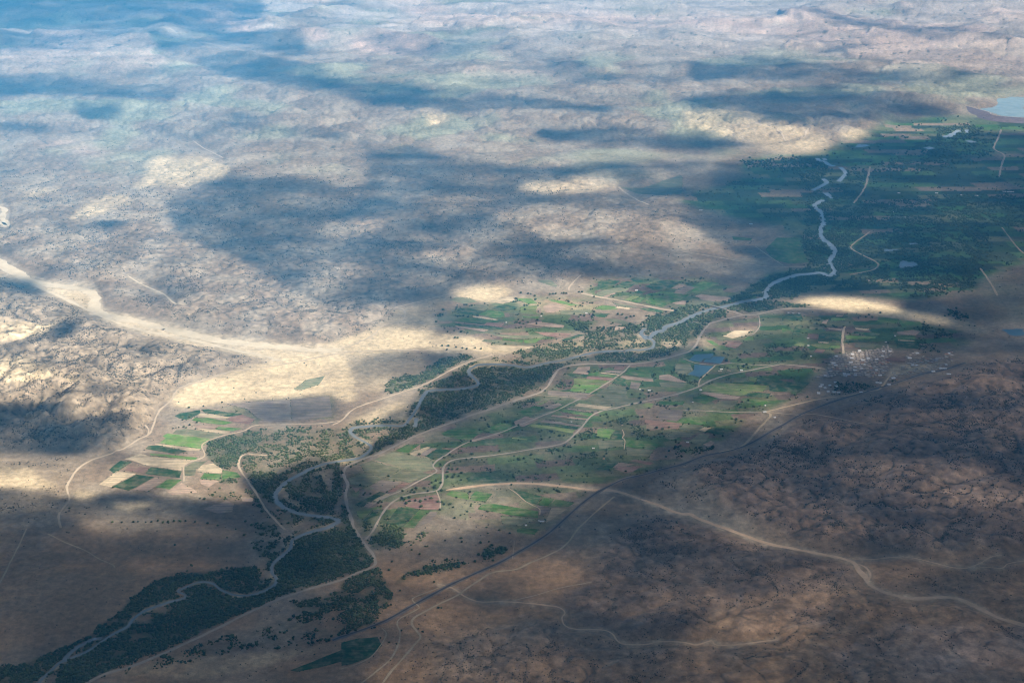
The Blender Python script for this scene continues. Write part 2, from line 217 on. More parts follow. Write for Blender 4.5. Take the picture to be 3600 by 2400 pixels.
# crop fields: class -> survey polygons
FIELDS = {
'bright green': ['A 1520,455 1700,465 2040,530 1900,560 1700,540 1470,500', 'A 1130,680 1720,750 1590,890 1010,815 1110,745 1060,715', 'A 890,950 1200,975 1550,1010 1520,1040 1250,1020 900,980',
 'B 1680,365 1800,370 2110,440 1980,450 1720,390', 'B 1310,590 1560,600 1520,630 1330,610', 'B 1340,920 1600,890 1500,960 1350,970', 'C 140,490 270,440 440,460 480,500 280,510', 'C 1690,920 1780,930 1880,1000 1800,1000', 'C 2200,930 2270,870 2352,870 2352,930',
 'D 850,395 1270,400 1180,470 1080,515 800,480', 'D 1180,1010 1240,995 1420,1020 1350,1140 1160,1110', 'H 680,260 870,270 870,300 660,310', 'H 650,670 680,640 800,650 790,690', 'H 870,500 1290,520 1280,550 880,560', 'H 1320,250 1600,280 1580,340 1310,310', 'H 0,400 120,430 0,470', 'B 1280,350 1440,350 1530,420 1400,420 1240,370', 'E 1440,1130 1520,1080 1740,1100 1760,1200 1600,1170'],
'yellow green': ['D 860,310 1000,310 1340,350 1280,390 850,390', 'D 310,940 880,1020 830,1065 500,1010 210,970', 'D 320,670 480,620 500,625 400,680', 'E 210,1350 430,1310 560,1280 560,1320 430,1340 280,1480 230,1430', 'C 560,370 680,310 790,320 660,385', 'G 650,640 850,560 1560,610 1500,690 1350,690 1200,755 680,690', 'H 160,640 230,600 310,620 290,660', 'H 370,630 650,604 800,600 790,645 680,635 640,680 500,680', 'D 1800,680 1850,650 1950,660 1920,720 1830,710', 'G 1300,480 1420,500 1400,570 1310,540', 'B 1290,460 1530,440 1500,540 1555,575 1290,545', 'D 0,1120 220,1150 200,1165 0,1140'],
'green': ['A 1840,585 2170,610 2030,650 1790,625', 'A 1130,1310 1330,1315 1160,1450 970,1420', 'A 1640,1220 1880,1240 1860,1320 1580,1300', 'A 1890,1185 2090,1215 2150,1280 1880,1310', 'B 850,510 1060,540 1080,600 940,620 700,570', 'B 520,620 830,640 1010,660 960,690 800,700 430,655', 'B 1060,895 1340,920 1310,955 1040,920',
 'C 660,390 790,330 860,350 770,410', 'C 1500,180 1640,115 1870,140 1560,290 1500,260', 'C 900,370 1060,310 1350,310 1500,280 1400,340 1200,405 1100,470 920,430', 'C 1330,1170 1440,1160 1410,1230 1310,1220', 'D 1060,240 1180,220 1220,250 1180,280 1040,280', 'D 1225,252 1460,277 1410,300 1190,282', 'D 1560,240 1620,190 1900,200 1930,310 1560,250', 'D 720,745 1120,795 1080,835 830,800 680,770', 'D 100,770 300,690 480,710 250,830 50,790', 'D 580,740 760,660 830,670 660,760',
 'D 1570,1150 2000,1210 2040,1230 1960,1300 1570,1255', 'D 1970,640 2352,620 2352,680 2100,680', 'E 750,520 900,440 1090,430 920,555 870,555', 'E 1380,280 1600,200 1840,220 1960,250 1780,380 1650,375 1400,310', 'E 1965,240 2190,140 2352,170 2352,255 2200,285 2060,285', 'E 1790,1140 1860,1080 2080,1120 1980,1230 1780,1200', 't8 540,377 608,387 570,410 500,500 432,490', 't8 960,345 1030,330 1360,385 1355,430 1200,418 940,370', 't8 1390,284 1466,300 1428,348 1352,343', 't8 1474,302 1610,325 1560,355 1434,350', 't8 1210,510 1250,500 1365,510 1330,545 1210,530',
 'G 530,780 680,742 870,790 700,860 540,820', 'G 330,1100 400,1050 730,1110 690,1150 340,1110', 'G 1170,800 1330,785 1620,830 1500,880 1340,880', 'G 60,820 420,825 400,860 80,850', 'H 1600,290 1900,320 1950,380 1650,400', 'H 1560,530 1840,530 1830,560 1600,560', 't6 570,150 650,70 820,70 830,150 870,240 740,250 620,220', 't6 340,60 480,75 470,90 350,85', 't5 2100,460 2200,440 2352,450 2352,500 2200,540 2100,520'],
'dark green': ['A 1230,440 1300,400 1580,355 1590,395 1500,450 1390,495 1290,470', 'A 1605,350 1700,345 1900,380 2160,410 2100,440 1950,445 1800,415 1640,395', 'A 870,850 1000,842 1400,922 1250,965 830,890', 'A 480,1055 640,1070 400,1230 320,1180', 'A 905,1140 1330,1200 1290,1290 1150,1275 820,1235', 'A 705,1245 955,1280 600,1465 370,1410',
 'B 440,490 560,480 790,530 680,580 400,545', 'B 940,470 1060,430 1260,460 1230,500 1060,520 900,490', 'B 400,692 800,730 1100,760 1000,775 700,745 390,712', 'B 1900,900 2100,845 2200,850 1950,930 1850,930', 'C 210,120 370,90 520,110 430,165 190,225', 'C 450,170 610,110 735,137 650,198 480,200', 'C 640,85 720,65 960,110 900,130 745,133', 'C 990,130 1080,100 1260,110 1440,95 1300,150 1205,205 1130,230 980,230 850,180', 'C 640,290 760,240 880,250 800,300 690,308', 'C 760,480 930,480 1130,525 1090,545 900,530', 'C 130,545 370,560 300,610 180,600',
 'D 760,250 1050,265 1020,300 820,300', 'D 1460,312 1560,312 1580,430 1375,380', 'D 375,922 920,990 890,1015 320,942', 'D 1430,1025 1500,1040 1530,1155 1355,1142', 'E 1160,600 1330,490 1510,520 1330,650 1240,640', 'E 1840,405 1960,370 2130,380 2130,460 1860,420', 'E 180,1270 520,1090 620,1112 430,1208 300,1300', 'E 440,1345 540,1330 520,1400 300,1500', 't8 392,355 536,376 420,488 310,470', 't8 1190,235 1385,282 1348,340 1270,320', 't8 860,160 930,125 1115,155 1080,190 880,180', 't8 0,1290 120,1260 250,1250 280,1310 200,1390 60,1440 0,1450',
 'F 1320,560 1500,490 1660,500 1540,600 1390,590', 'G 1215,750 1350,695 1600,720 1580,780 1430,770', 'G 1425,480 1860,560 2150,560 2000,700 1590,690 1580,610 1405,580', 'G 690,1250 830,1182 970,1200 950,1290', 'H 0,210 260,210 290,310 0,300', 'H 190,370 270,370 230,510 140,500', 'H 510,480 840,490 830,590 690,560 680,585 490,575', 'H 880,563 1200,582 1160,600 870,606', 'H 1600,600 1880,610 1880,690 1580,680', 'H 1000,445 1350,480 1330,515 950,490', 't7 2000,1480 2130,1430 2352,1340 2352,1420 2200,1460 2050,1490'],
'grey green': ['A 1260,630 1380,615 1900,690 1780,750 1620,735 1200,680', 'A 1500,1070 1680,1060 1530,1170 1500,1260 1380,1260 1340,1160', 'B 310,370 400,330 600,345 700,400 500,420', 'B 590,460 740,430 860,470 800,525 580,480', 'B 150,620 300,580 500,610 350,660 180,660', 'B 850,830 1200,860 1600,850 1640,885 1350,915 1050,888', 'B 800,910 1030,922 1300,960 1540,980 1400,1000 1000,980 760,940', 'B 1830,520 2250,500 2270,550 2080,580 1850,570', 'B 1480,80 1720,90 1860,210 1700,180 1500,110',
 'C 160,290 270,232 480,203 640,208 580,260 450,268 320,325', 'C 1430,400 1500,350 1860,390 1700,420 1640,440 1450,440', 'C 400,400 780,470 700,480 480,455', 'C 280,640 420,620 690,690 600,720 420,680', 'C 1270,1250 1480,1250 1510,1330 1380,1400 1270,1370', 'D 1290,450 1370,385 1580,440 1580,530 1200,500', 'D 1000,620 1100,560 1200,503 1580,540 1600,590 1900,600 1640,660 1400,690 1100,640', 'D 820,700 1200,745 1100,768 780,720', 'D 520,842 1010,905 970,950 460,870', 'D 270,840 450,780 530,745 600,770 480,850 370,870', 'D 1180,1170 1540,1160 1530,1250 1200,1290', 'D 1570,1260 1950,1310 1880,1400 1580,1370', 'D 2090,1130 2200,1050 2352,1040 2352,1110 2200,1160',
 'E 430,650 720,540 1000,600 1240,640 1270,720 1290,780 1120,820 800,740', 'E 250,720 420,660 820,780 620,895 500,868 330,830', 'E 100,900 280,840 470,870 560,920 380,1010 130,990', 'E 850,780 950,770 1220,850 950,965 640,902', 't8 1100,415 1200,425 1350,440 1230,485 1110,470', 'G 770,930 900,820 1160,812 1120,880 960,940', 'G 330,1210 410,1130 680,1160 640,1250', 'G 140,1310 240,1220 590,1260 490,1320', 'G 480,1380 620,1270 770,1280 710,1380 640,1420', 'G 70,570 300,552 460,580 380,640 90,620', 'H 370,390 560,390 560,420 380,430', 'H 1010,610 1330,620 1260,680 1000,670', 'H 890,200 1060,210 1080,240 900,260', 't4 2020,1115 2110,1050 2240,1020 2200,1080 2080,1120', 't2 1920,1290 2080,1290 2200,1250 2352,1200 2352,1340 2200,1350 2050,1340'],
'tan': ['A 1590,400 1780,420 1990,455 1940,475 1700,460 1550,435', 'A 1530,607 1790,630 2000,655 1930,685 1640,650', 'A 955,818 1580,893 1560,920 1380,910 960,835', 'A 540,1030 760,960 890,990 1480,1047 1330,1150 1320,1190 860,1125 660,1060', 'A 430,1200 700,1235 350,1410 180,1385', 'A 1600,1120 1760,1090 1890,1170 1870,1235 1530,1205', 'B 630,590 760,600 990,640 940,650 640,610', 'B 870,390 1180,320 1220,380 1050,425', 'B 800,992 1500,1010 1350,1060 1150,1090 950,1060', 'C 440,480 480,460 660,480 630,500', 'C 1930,870 2090,790 2310,790 2240,860 2060,900', 'D 920,655 1370,710 1270,745 860,690', 'D 1230,230 1480,260 1470,270 1220,240', 'E 930,560 1180,470 1230,480 1100,560 1010,600', 'E 440,1210 620,1112 670,1120 500,1220', 't8 1450,360 1560,370 1400,470 1430,400', 'H 500,590 650,600 620,620 490,605', 'H 1590,565 1840,575 1800,590 1600,580', 'H 1000,400 1220,420 1150,440 1010,420', 'G 620,1220 690,1180 790,1190 700,1240'],
'pinkish': ['A 1480,560 1840,580 1800,608 1530,603', 'A 1260,968 1560,940 1580,1000 1210,975', 'A 960,1285 1120,1300 960,1415 850,1480 650,1455', 'A 1330,1360 1480,1440 1550,1490 1200,1530 1120,1480', 'A 1560,1312 1850,1325 1700,1420 1600,1380', 'B 370,665 790,713 760,722 400,690', 'B 380,722 700,760 860,780 800,810 420,750', 'B 1600,460 1780,400 1930,480 1740,550 1640,540', 'B 1540,470 1570,480 1580,560 1510,540', 'B 1380,700 1560,670 1900,720 1880,755 1600,735', 'C 250,330 430,270 460,280 320,335', 'C 1210,210 1330,155 1440,170 1300,220', 'C 1220,410 1370,380 1430,390 1400,440 1280,430', 'C 1540,320 1620,290 2040,340 2000,390 1800,390 1650,370', 'C 440,740 560,740 600,755 430,790', 'D 910,160 1080,150 1050,260 830,240', 'D 1520,272 1940,322 1950,360 1600,330 1490,300', 'D 560,812 1050,870 1020,893 530,838', 'D 30,910 190,835 370,880 150,980 40,950', 'E 1740,390 2120,290 2170,310 1840,400', 'E 310,1300 370,1230 480,1240 400,1300', 'F 1590,560 1670,490 1890,515 1700,560', 'G 640,710 700,693 1190,760 1130,800 900,790', 'G 670,1420 780,1370 840,1390 770,1450', 'G 70,470 200,450 460,570 240,550 60,520', 'H 560,310 640,280 610,350 550,340', 'H 1580,460 1800,430 1900,450 1840,510 1600,490', 'H 620,400 840,410 810,440 640,420', 'H 760,222 850,230 840,250 740,250', 't7 1400,370 1560,310 1610,330 1600,390 1500,400', 't7 1660,290 1750,290 1740,320 1670,320'],
'red brown': ['A 2000,450 2160,420 2340,490 2270,555 2040,525 1950,480', 'A 600,1120 870,1150 800,1230 540,1185', 'B 830,680 1080,690 1020,745 780,720', 'B 1480,810 2000,830 1900,890 1650,870', 'C 1990,950 2210,960 2100,1040 1950,1010', 'D 1420,150 1590,145 1540,200 1400,195', 'D 1040,292 1420,312 1360,348 1020,320', 'D 1830,880 2330,930 2270,1010 1960,980 1830,920', 'D 1680,1430 1960,1470 1900,1505 1620,1450', 'E 850,960 940,975 700,1110 622,1092', 'E 880,1200 1310,1130 1370,1200 1350,1340 1080,1330 880,1290', 'E 150,1030 300,1030 200,1100', 'F 1600,575 1760,545 2000,540 1850,620 1750,640', 'G 270,1430 400,1370 500,1420 480,1460', 'H 360,480 500,490 490,560 340,550', 'H 1420,800 1700,810 1690,880 1400,860', 'H 470,690 600,700 560,750 430,740'],
'brown': ['t4 1560,1215 1850,1190 2000,1185 2010,1330 1830,1340 1760,1300 1700,1250', 't4 2005,1185 2270,1160 2290,1300 2015,1332', 'C 1280,240 1440,172 1550,200 1380,290 1250,280', 'D 1330,203 1540,212 1490,248 1240,222', 'D 1640,360 1780,380 1740,460 1620,450', 'D 780,725 1150,772 1130,782 760,740', 'D 440,880 960,960 930,985 380,910', 'D 430,720 640,650 690,680 560,740', 'D 1990,840 2080,740 2352,750 2352,850 2270,905 2080,880', 'D 500,480 790,500 1080,520 990,590 640,555 490,540', 'E 1040,590 1240,490 1320,490 1150,600', 'E 540,930 820,960 620,1088 390,1020', 't8 612,387 665,390 610,460 512,500', 't8 1340,340 1446,360 1428,398 1380,400']}

# ------------------------------------------------------------------ survey maps: woods, scrub, soils, relief
VALLEY = P('V 0,1010 | t4 850,1540 1020,1400 1110,1240 1260,1090 1560,990 1960,900 2352,750 | t5 250,690 400,560 700,450 850,400 1150,390 1500,400 1700,330 2000,330 2352,300 | t6 300,260 560,250 560,130 660,40 | t3 300,1480 0,1300 -200,1290 100,1220 300,1130 600,1110 900,1050 1200,960 1500,800 2000,740 2352,740 2352,1568 | t6 2352,880 2050,920 1850,1000 1600,1060 1350,1140 1100,1190 850,1290 600,1440 300,1568 | t8 2352,80 2000,170 1960,260 1750,440 1500,720 1750,880 1600,1010 1250,1040 900,1040 600,1150 580,1250 420,1450 300,1568 | V 800,1568 0,1568')
flat = ras()
fill(flat, VALLEY, 1)
WOODS = [  # (points, density)
 ('t7 0,1480 120,1440 230,1400 400,1340 500,1300 640,1220 680,1170 790,1110 850,1040 940,950 1040,880 1140,830 1350,800 1550,790 1740,760 1790,800 1800,880 1700,940 1500,880 1330,850 1200,920 1230,990 1000,1060 900,1100 860,1180 640,1260 400,1400 250,1500 100,1568 0,1568', .95),
 ('t7 100,1568 250,1568 420,1450 700,1300 900,1190 1290,985 1300,930 1400,895 1500,940 1650,985 1850,950 1920,880 1900,740 2030,640 2080,570 2280,520 2352,480 | t8 0,240 20,300 60,440 160,620 230,730 190,770 0,840 | t7 2352,840 1900,980 1500,1170 1100,1350 800,1465 600,1555 560,1568', .96),
 ('t7 1600,850 1850,830 1890,880 1830,910 1700,920 1600,890', .7),
 ('t7 2080,170 2200,130 2300,280 2290,400 2180,400 2000,300 1960,240', .8),
 ('t7 2290,60 2352,60 | t8 20,260 0,290 | t7 2290,400', .8),
 ('A 1670,770 1860,710 2100,670 2352,600 | t5 0,1380 60,1450 130,1500 150,1540 | t7 2200,60 2000,150 1900,230 1850,300 1720,170 | A 2250,1300 2090,1100 1960,1180 1800,1130 1660,1000', .62),
 ('A 1670,780 1860,720 2100,680 2352,610 2352,850 2230,890 2090,1100 1960,1180 1800,1140 1660,1000', .9),
 ('t7 1700,130 1850,100 2000,160 1900,230 1870,330 1760,250', .95), ('t7 1660,220 1740,230 1900,420 2100,400 2130,440 2000,500 1950,500 1800,390', .6),
 ('t7 1730,450 1850,450 1950,520 1930,560 1760,560', .7), ('t7 1740,580 1950,580 1900,680 1820,720 1750,650', .7), ('t7 1500,160 1620,150 1640,190 1520,195', .9), ('t7 1400,250 1600,250 1680,300 1440,300', .5),
 ('t5 290,1120 330,1040 430,1015 560,1000 580,960 680,905 890,870 910,900 760,960 700,1010 600,1060 450,1120 350,1140', .85),
 ('t5 560,1120 860,950 980,930 890,980 870,1020 900,1050 880,1090 700,1105', .8),
 ('t5 910,1000 960,960 1260,965 1450,940 1560,920 1900,870 2120,850 2352,800 | t6 0,760 70,770 0,850 | t5 2352,855 2050,925 1620,935 1470,980 1390,1100 1200,1175 1000,1245 700,1350 400,1475 240,1550 220,1500 260,1440 430,1385 500,1340 570,1230 610,1150 900,1115 960,1085', .85),
 ('t5 240,1545 250,1480 400,1400 700,1330 720,1350 400,1475', .95),
 ('t5 1160,840 1400,800 1700,755 1900,700 2050,690 2040,750 2090,780 1950,820 1700,845 1500,905 1250,910', .65),
 ('t5 1220,860 1700,840 1500,905 1250,905', .9), ('t5 1800,700 2040,650 2060,690 1900,740', .9),
 ('t5 2050,640 2200,590 2352,545 | t6 0,545 180,525 180,545 0,600 | t5 2300,620 2120,680', .95), ('t5 2140,660 2330,600 2352,620 2200,680', .9),
 ('t5 2200,720 2352,660 | t6 0,660 180,600 340,590 260,630 150,680 80,780 0,790 | t5 2352,790 2180,800 2150,750', .95),
 ('t6 180,530 350,490 430,420 560,350 720,300 900,280 960,290 880,310 720,335 600,390 560,450 540,485 300,540', .9),
 ('t6 350,560 480,520 760,515 850,540 700,560 420,595', .9), ('t6 600,440 760,350 900,330 1000,340 1050,320 1100,340 900,430 760,490 600,490', .85),
 ('t6 850,0 940,40 940,70 1000,110 1030,150 990,240 900,270 830,200 800,100', .8),
 ('t6 970,0 1250,0 1150,130 1330,250 1100,320 1060,290 1030,240 1070,170 1050,110 980,60', .85),
 ('t6 1250,50 1500,0 2100,0 2150,150 2000,420 1600,500 1450,400 1000,430 1100,340 1350,290 1360,250 1200,150', .6),
 ('t3 830,1568 860,1300 780,1200 420,1160 400,1110 800,1080 950,1100 1050,1150 960,1250 950,1450 960,1568', .7),
 ('t3 990,1568 980,1450 1050,1300 1130,1250 1130,1150 1290,1150 1250,1280 1180,1400 1400,1380 1700,1350 2200,1330 2352,1350 2352,1568', .55),
 ('t3 1300,1150 1500,1050 1700,960 2100,880 2180,960 2100,1100 1700,1200 1400,1230 1300,1250', .45), ('t3 1740,880 1950,860 2080,880 1980,960 1760,950', .9),
 ('t3 0,1330 130,1330 130,1360 0,1360', .8), ('t3 300,1250 500,1240 520,1290 300,1300', .4),
 ('t8 190,580 310,480 430,495 430,620 330,650 200,650', .97), ('t8 140,440 270,340 260,380 200,500 150,560', .7),
 ('t8 0,870 190,785 250,765 330,900 370,990 260,1090 230,1160 0,1240', .78), ('t7 1650,1230 2352,960 2352,1260 2100,1340 1700,1330 1300,1420 900,1530 800,1510 1300,1300', .38),
 ('t7 2000,1020 2352,930 2352,1060 2100,1110', .75),
 ('t8 350,880 480,790 600,760 830,740 840,770 640,810 480,840 380,890', .9), ('t8 940,690 1000,620 1140,630 1150,670 980,725', .85), ('t8 450,600 560,520 640,470 700,490 560,560 480,640', .4), ('t8 690,720 900,680 850,760 700,760', .4),
 ('F 420,310 900,270 1050,250 1060,300 800,350 450,340', .9), ('F 1090,100 1330,0 1360,250 1250,220 1120,140', .75), ('F 1080,410 1420,330 1400,420 1150,450', .85), ('F 570,380 1080,340 1060,420 600,420', .4), ('F 480,430 650,420 660,530 480,500', .9), ('F 110,440 300,430 300,480 120,480', .9),
 ('D 1450,870 1600,830 1630,900 1600,1000 1460,990', .85), ('D 1620,950 1970,950 2180,1000 2100,1110 1750,1160 1640,1060', .55), ('D 560,380 700,360 860,370 840,410 600,450', .9), ('D 1930,210 2010,220 2010,400 2100,470 2170,490 2010,460 1950,330', .85), ('D 2190,150 2260,150 2352,270 2352,310 2220,240', .8), ('D 1350,1380 1560,1350 1560,1420 1370,1420', .8), ('D 0,650 400,590 400,620 0,740', .8),
 ('t5 1500,640 1700,640 1720,700 1800,690 1870,700 1700,760 1640,720 1520,660', .8), ('t5 650,620 700,570 860,545 870,560 720,590 680,650', .8),
 ('G 230,350 290,340 300,420 580,510 600,600 480,590 250,410', .85), ('G 1420,440 1700,420 2200,350 2330,400 2000,520 1600,500', .55), ('G 1200,290 1700,270 1700,310 1500,330 1180,320', .5), ('G 950,340 1120,320 1100,370 960,410', .7), ('G 1320,880 1560,870 1400,920 1380,960', .7), ('G 920,1010 1160,1040 1140,1100 940,1080', .7), ('G 560,910 690,930 640,950 550,930', .8), ('G 70,890 220,890 210,930 80,930', .8), ('G 1740,800 1980,760 2020,780 1800,840', .8), ('G 240,1480 830,1440 820,1500 300,1560', .6), ('G 1530,60 2000,30 2300,190 1900,270 1500,240', .4),
 ('H 0,60 310,60 460,110 640,130 500,140 0,120', .9), ('H 880,340 970,310 960,360 890,370', .9), ('H 1040,230 1130,230 1120,260', .8), ('H 1310,180 1440,200 1420,220 1310,200', .9), ('H 1900,320 2352,440 2352,560 2200,600 1900,500 1850,400', .6), ('H 1900,600 2250,700 2200,770 1950,730', .55), ('H 690,1160 900,1150 1300,1180 1280,1250 800,1330 690,1360', .5), ('H 850,1150 1300,1150 1290,1210 860,1200', .6), ('H 1700,580 2200,640 2200,700 1900,700', .5), ('H 1500,1120 1620,1130 1600,1210 1500,1190', .6),
 ('t6 1880,560 2000,640 2100,740 2000,700 1750,580', .5)]
wood = ras()
for s, d in WOODS: fill(wood, P(s), d)
rb = ras(); rb2 = ras()
for s, w in RIVER[:3]: line(rb, P(s), 15, 1)
wn_ = np.arange(RW)[None] * CELL * .03; hn_ = np.arange(RH)[:, None] * CELL * .05
wood = np.maximum(wood, rb * (.72 + .5 * gn(wn_ + 0 * hn_, hn_ + 0 * wn_, 9)).clip(0, .9))
fieldm = ras()
for k, L in FIELDS.items():
    for s in L: fill(fieldm, P(s), 1, False)
roadm = ras(); waterm = ras(); washm = ras(); linesm = ras()
for s, w in RIVER:
    p = P(s); line(waterm, p, 4.6, 1); line(linesm, p, 16, 1)
for s, n, l in POOLS: fill(waterm, P(s), 1); fill(linesm, P(s), 1)
for s, w, m, n, l in ROADS: p = P(s); line(roadm, p, 3.4, 1); far_ = p[:, 1].max() < 345 and p[:, 0].max() < 1900; line(linesm, p if len(p) < 4 else p[:-2], 9, 0 if far_ else 1); line(linesm, p[-3:-1], 8, 0 if far_ else .8); line(linesm, p[-2:], 7, 0 if far_ else .45)
line(roadm, P(RAIL), 4, 1); line(linesm, P(RAIL), 14, 1)
for s, w, l in WASHES:
    p = P(s); line(washm, p, 3 + w / 8, 1); line(linesm, p[:-2], 8 + w / 6, 1); line(linesm, p[-3:-1], 7, .8); line(linesm, p[-2:], 6, .45)
flat = np.maximum(blur(flat, 10), 0)
flat = np.clip(np.maximum(flat, np.maximum(np.clip(blur(np.maximum(linesm, fieldm), 4) * 1.8, 0, 1), np.clip(blur(linesm, 22, 12) * 1.7, 0, .8))), 0, 1)
# places under houses and trees stay on the flat valley floor
TOWN = P('H 640,830 830,760 1050,720 1300,690 1450,640 1530,700 1520,800 1400,850 1500,880 1480,960 1380,1080 1200,1090 960,1060 760,1080 520,1110 480,1080 620,1000 640,900')

soilA = ras()      # bright sand
for s, v in (('t4 0,230 150,330 400,390 620,430 700,560 1000,640 1400,735 1800,795 2352,815 2352,885 1950,930 1500,850 1000,725 700,625 500,520 250,410 0,290', .62), ('t4 1400,1045 1700,962 1960,915 2100,860 2352,770 | t5 250,690 560,700 760,740 980,770 1000,800 700,815 300,860 100,950 80,1100 120,1180 0,1200 | t4 2352,1180 2270,1150 1900,1170 1650,1190 1400,1230 1290,1240 1200,1230 1160,1180 1250,1110', .9),
             ('t5 0,860 300,860 560,870 560,1000 420,1010 330,1040 280,1130 120,1140', .38), ('t5 250,690 400,560 640,470 760,480 640,600 640,700', .45),
             ('B 360,280 560,230 720,190 1050,190 1200,270 900,400 660,380 420,330', .8), ('B 1180,330 1900,370 2352,420 2352,500 1700,560 1300,480', .6),
             ('B 0,830 800,890 700,960 300,1000 1500,1010 1300,1080 900,1100 0,1100', .7),
             ('t6 770,520 900,470 1200,480 1280,520 1500,560 1700,590 1950,680 2100,760 1900,700 1500,620 1290,605 1000,560', 1), ('t6 1500,590 1900,620 2050,680 2200,760 1900,680', .7),
             ('t6 1410,990 1480,945 1560,955 1800,930 1900,920 1700,970 1580,1000 1430,1030', .7), ('t6 280,740 440,700 520,700 470,760 330,760', .6), ('t6 100,740 200,760 260,850 120,830', .7),
             ('t4 0,690 140,690 400,700 330,760 200,800 0,830', .8), ('t4 0,970 200,940 420,1060 560,1110 650,1150 560,1130 400,1110 200,1150 0,1060', .75), ('t7 0,80 220,80 240,130 390,220 200,230 0,200', .7),
             ('t7 500,240 700,260 620,300 520,300', .5), ('t7 780,320 1000,310 1080,340 900,390 780,370', .4), ('t1 1050,1090 1400,1090 1600,1190 1450,1290 900,1310 1000,1240', .7), ('t1 600,1420 800,1350 950,1400 700,1500 480,1530', .6), ('t1 80,1420 250,1330 440,1320 130,1400', .6),
             ('t2 1180,1320 1400,1230 1600,1210 1680,1260 1900,1290 1700,1350 1400,1350', .5), ('t2 580,800 760,830 700,890 620,900', .8), ('t3 0,780 500,800 1000,960 1000,1060 700,1060 300,960 0,900', .55), ('t3 1100,930 1280,930 1330,950 1200,970 1080,960', .8),
             ('t7 1690,190 1860,120 2000,140 2352,-10 2352,30 2100,100', .2), ('A 2352,900 | t5 0,1400 60,1330 400,1200 500,1250 440,1350 150,1365 50,1400', .55), ('t5 400,1310 520,1290 600,1300 560,1350 450,1350', .9), ('t5 1900,800 2130,770 2110,810 1950,840', .9), ('C 0,1080 400,1010 560,930 840,900 920,960 600,1040 200,1090', .85), ('C 1000,900 1200,890 1440,930 1380,990 1100,980', .7),
             ('t5 1240,830 1700,770 1900,760 1700,840 1400,850', .45), ('t8 1480,360 1560,370 1400,480 1250,640 1180,690 1300,560', .5), ('t7 1940,240 2080,340 2160,370 2100,385 1990,340', .8), ('t7 2200,130 2260,120 2260,240 2200,200', .6), ('t7 700,1500 1300,1370 1800,1370 2200,1330 2000,1400 1700,1480 1400,1540', .3), ('t7 1560,890 1600,905 1690,960 1580,935', .9), ('t7 1990,500 2100,430 2140,430 2040,490', .6), ('t5 960,980 1020,975 1010,1020 970,1010', .6), ('t5 1020,1000 1140,960 1080,1000 1050,1040', .5)):
    fill(soilA, P(s), v)
sb = ras(); line(sb, P(RIVER[0][0]), 9, 1); sb = sb * np.clip(.2 + 1.6 * gn(np.arange(RW)[None] * .05 + 0 * hn_, np.arange(RH)[:, None] * .07 + 0 * wn_, 17), 0, .8)
soilA = np.maximum(blur(soilA, 7, 4), blur(sb, 2))
soilR = ras()      # reddish rock and earth
for s, v in (('t3 0,130 400,150 1100,130 1400,160 2100,220 2180,280 1900,330 1300,370 900,320 500,250 0,240', .9), ('t3 1980,120 2200,110 2352,170 2352,260 2100,190', .8), ('t2 900,130 1700,110 2352,120 2352,230 1500,210 900,200', .8),
             ('t2 300,20 800,60 600,160 480,130', .7), ('t1 1340,90 1500,80 1850,180 1700,250 1400,190', 1), ('t2 60,290 400,270 640,300 600,400 100,390', 1), ('t1 2080,220 2260,230 2250,330 2100,310', .9), ('t1 200,1000 450,980 820,1070 700,1110 420,1040', .6),
             ('t9 1400,1200 2352,1200 2352,1568 1500,1568 1000,1400', .55), ('t9 200,900 1000,880 1000,1200 400,1250', .25), ('t9 1300,100 2352,100 2352,400 1500,420', .2)):
    fill(soilR, P(s), v)
soilR = blur(soilR, 14, 6)
darkveg = ras()    # low green cover
fill(darkveg, P('t3 420,1110 900,1060 1200,960 1400,860 1750,800 2352,860 2352,1568 700,1568 300,1480 0,1400 0,1350 400,1250'), .8)
fill(darkveg, P('t6 650,0 2352,0 2352,330 2000,430 1600,500 1100,450 900,440 400,500 600,320 880,280 860,120'), .85)
fill(darkveg, P('t6 2150,0 2352,0 2352,680 1900,640 2000,400'), .3)
fill(darkveg, P('t6 0,860 500,600 1300,610 2000,760 1900,850 1400,830 1000,990 700,1200 0,1260'), .55)
fill(darkveg, P('t5 1300,1000 2352,900 2352,1568 1500,1568'), .3)
fill(darkveg, P('t3 300,440 1000,440 1000,500 300,500'), .3)
darkveg = blur(darkveg, 16, 8)
hillP = ras()      # purple grey hill soil on the right
fill(hillP, P('t6 2352,900 2050,930 1850,1010 1600,1070 1350,1150 1100,1200 850,1300 640,1450 400,1568 | t8 2352,90 | t9 100,180 | t9 400,420 900,600 1300,640 2352,640'), .9)
fill(hillP, P('t8 2000,440 2352,430 | t9 0,440 300,530 700,640 1050,730 1180,800 1260,900 900,960 400,1000 0,1260 | t8 2352,1250 1950,1270 1650,1170 1560,1060 1450,990 1700,880 1750,700 1900,560'), .8)
fill(hillP, P('t8 800,1300 1200,1180 1500,1150 1900,1300 2352,1320 | t9 0,1330 400,1320 300,1568 | t8 500,1568'), .5)
hillP = blur(hillP, 14, 8)
hillL = ras()      # rugged hills lower left and scrub slopes
fill(hillL, P('t4 0,300 180,370 500,520 800,660 1300,790 1900,930 1500,1000 1250,1090 1180,1160 1080,1260 1000,1400 800,1520 | t7 500,130 400,300 300,420 0,400'), 1)
hillL = blur(hillL, 14, 8)
relief = ras()     # metres of relief
fill(relief, P('V 0,-120 2352,-120 2352,330 0,330'), 60); fill(relief, P('V 0,-120 2352,-120 2352,130 1500,130 700,170 0,110'), 85)
fill(relief, P('t1 0,900 2352,1000 | t2 1200,1000 2352,1200 2352,1568 | t5 1500,400 700,440 300,640 | t4 2000,830 1000,680 600,420 0,230'), 30)
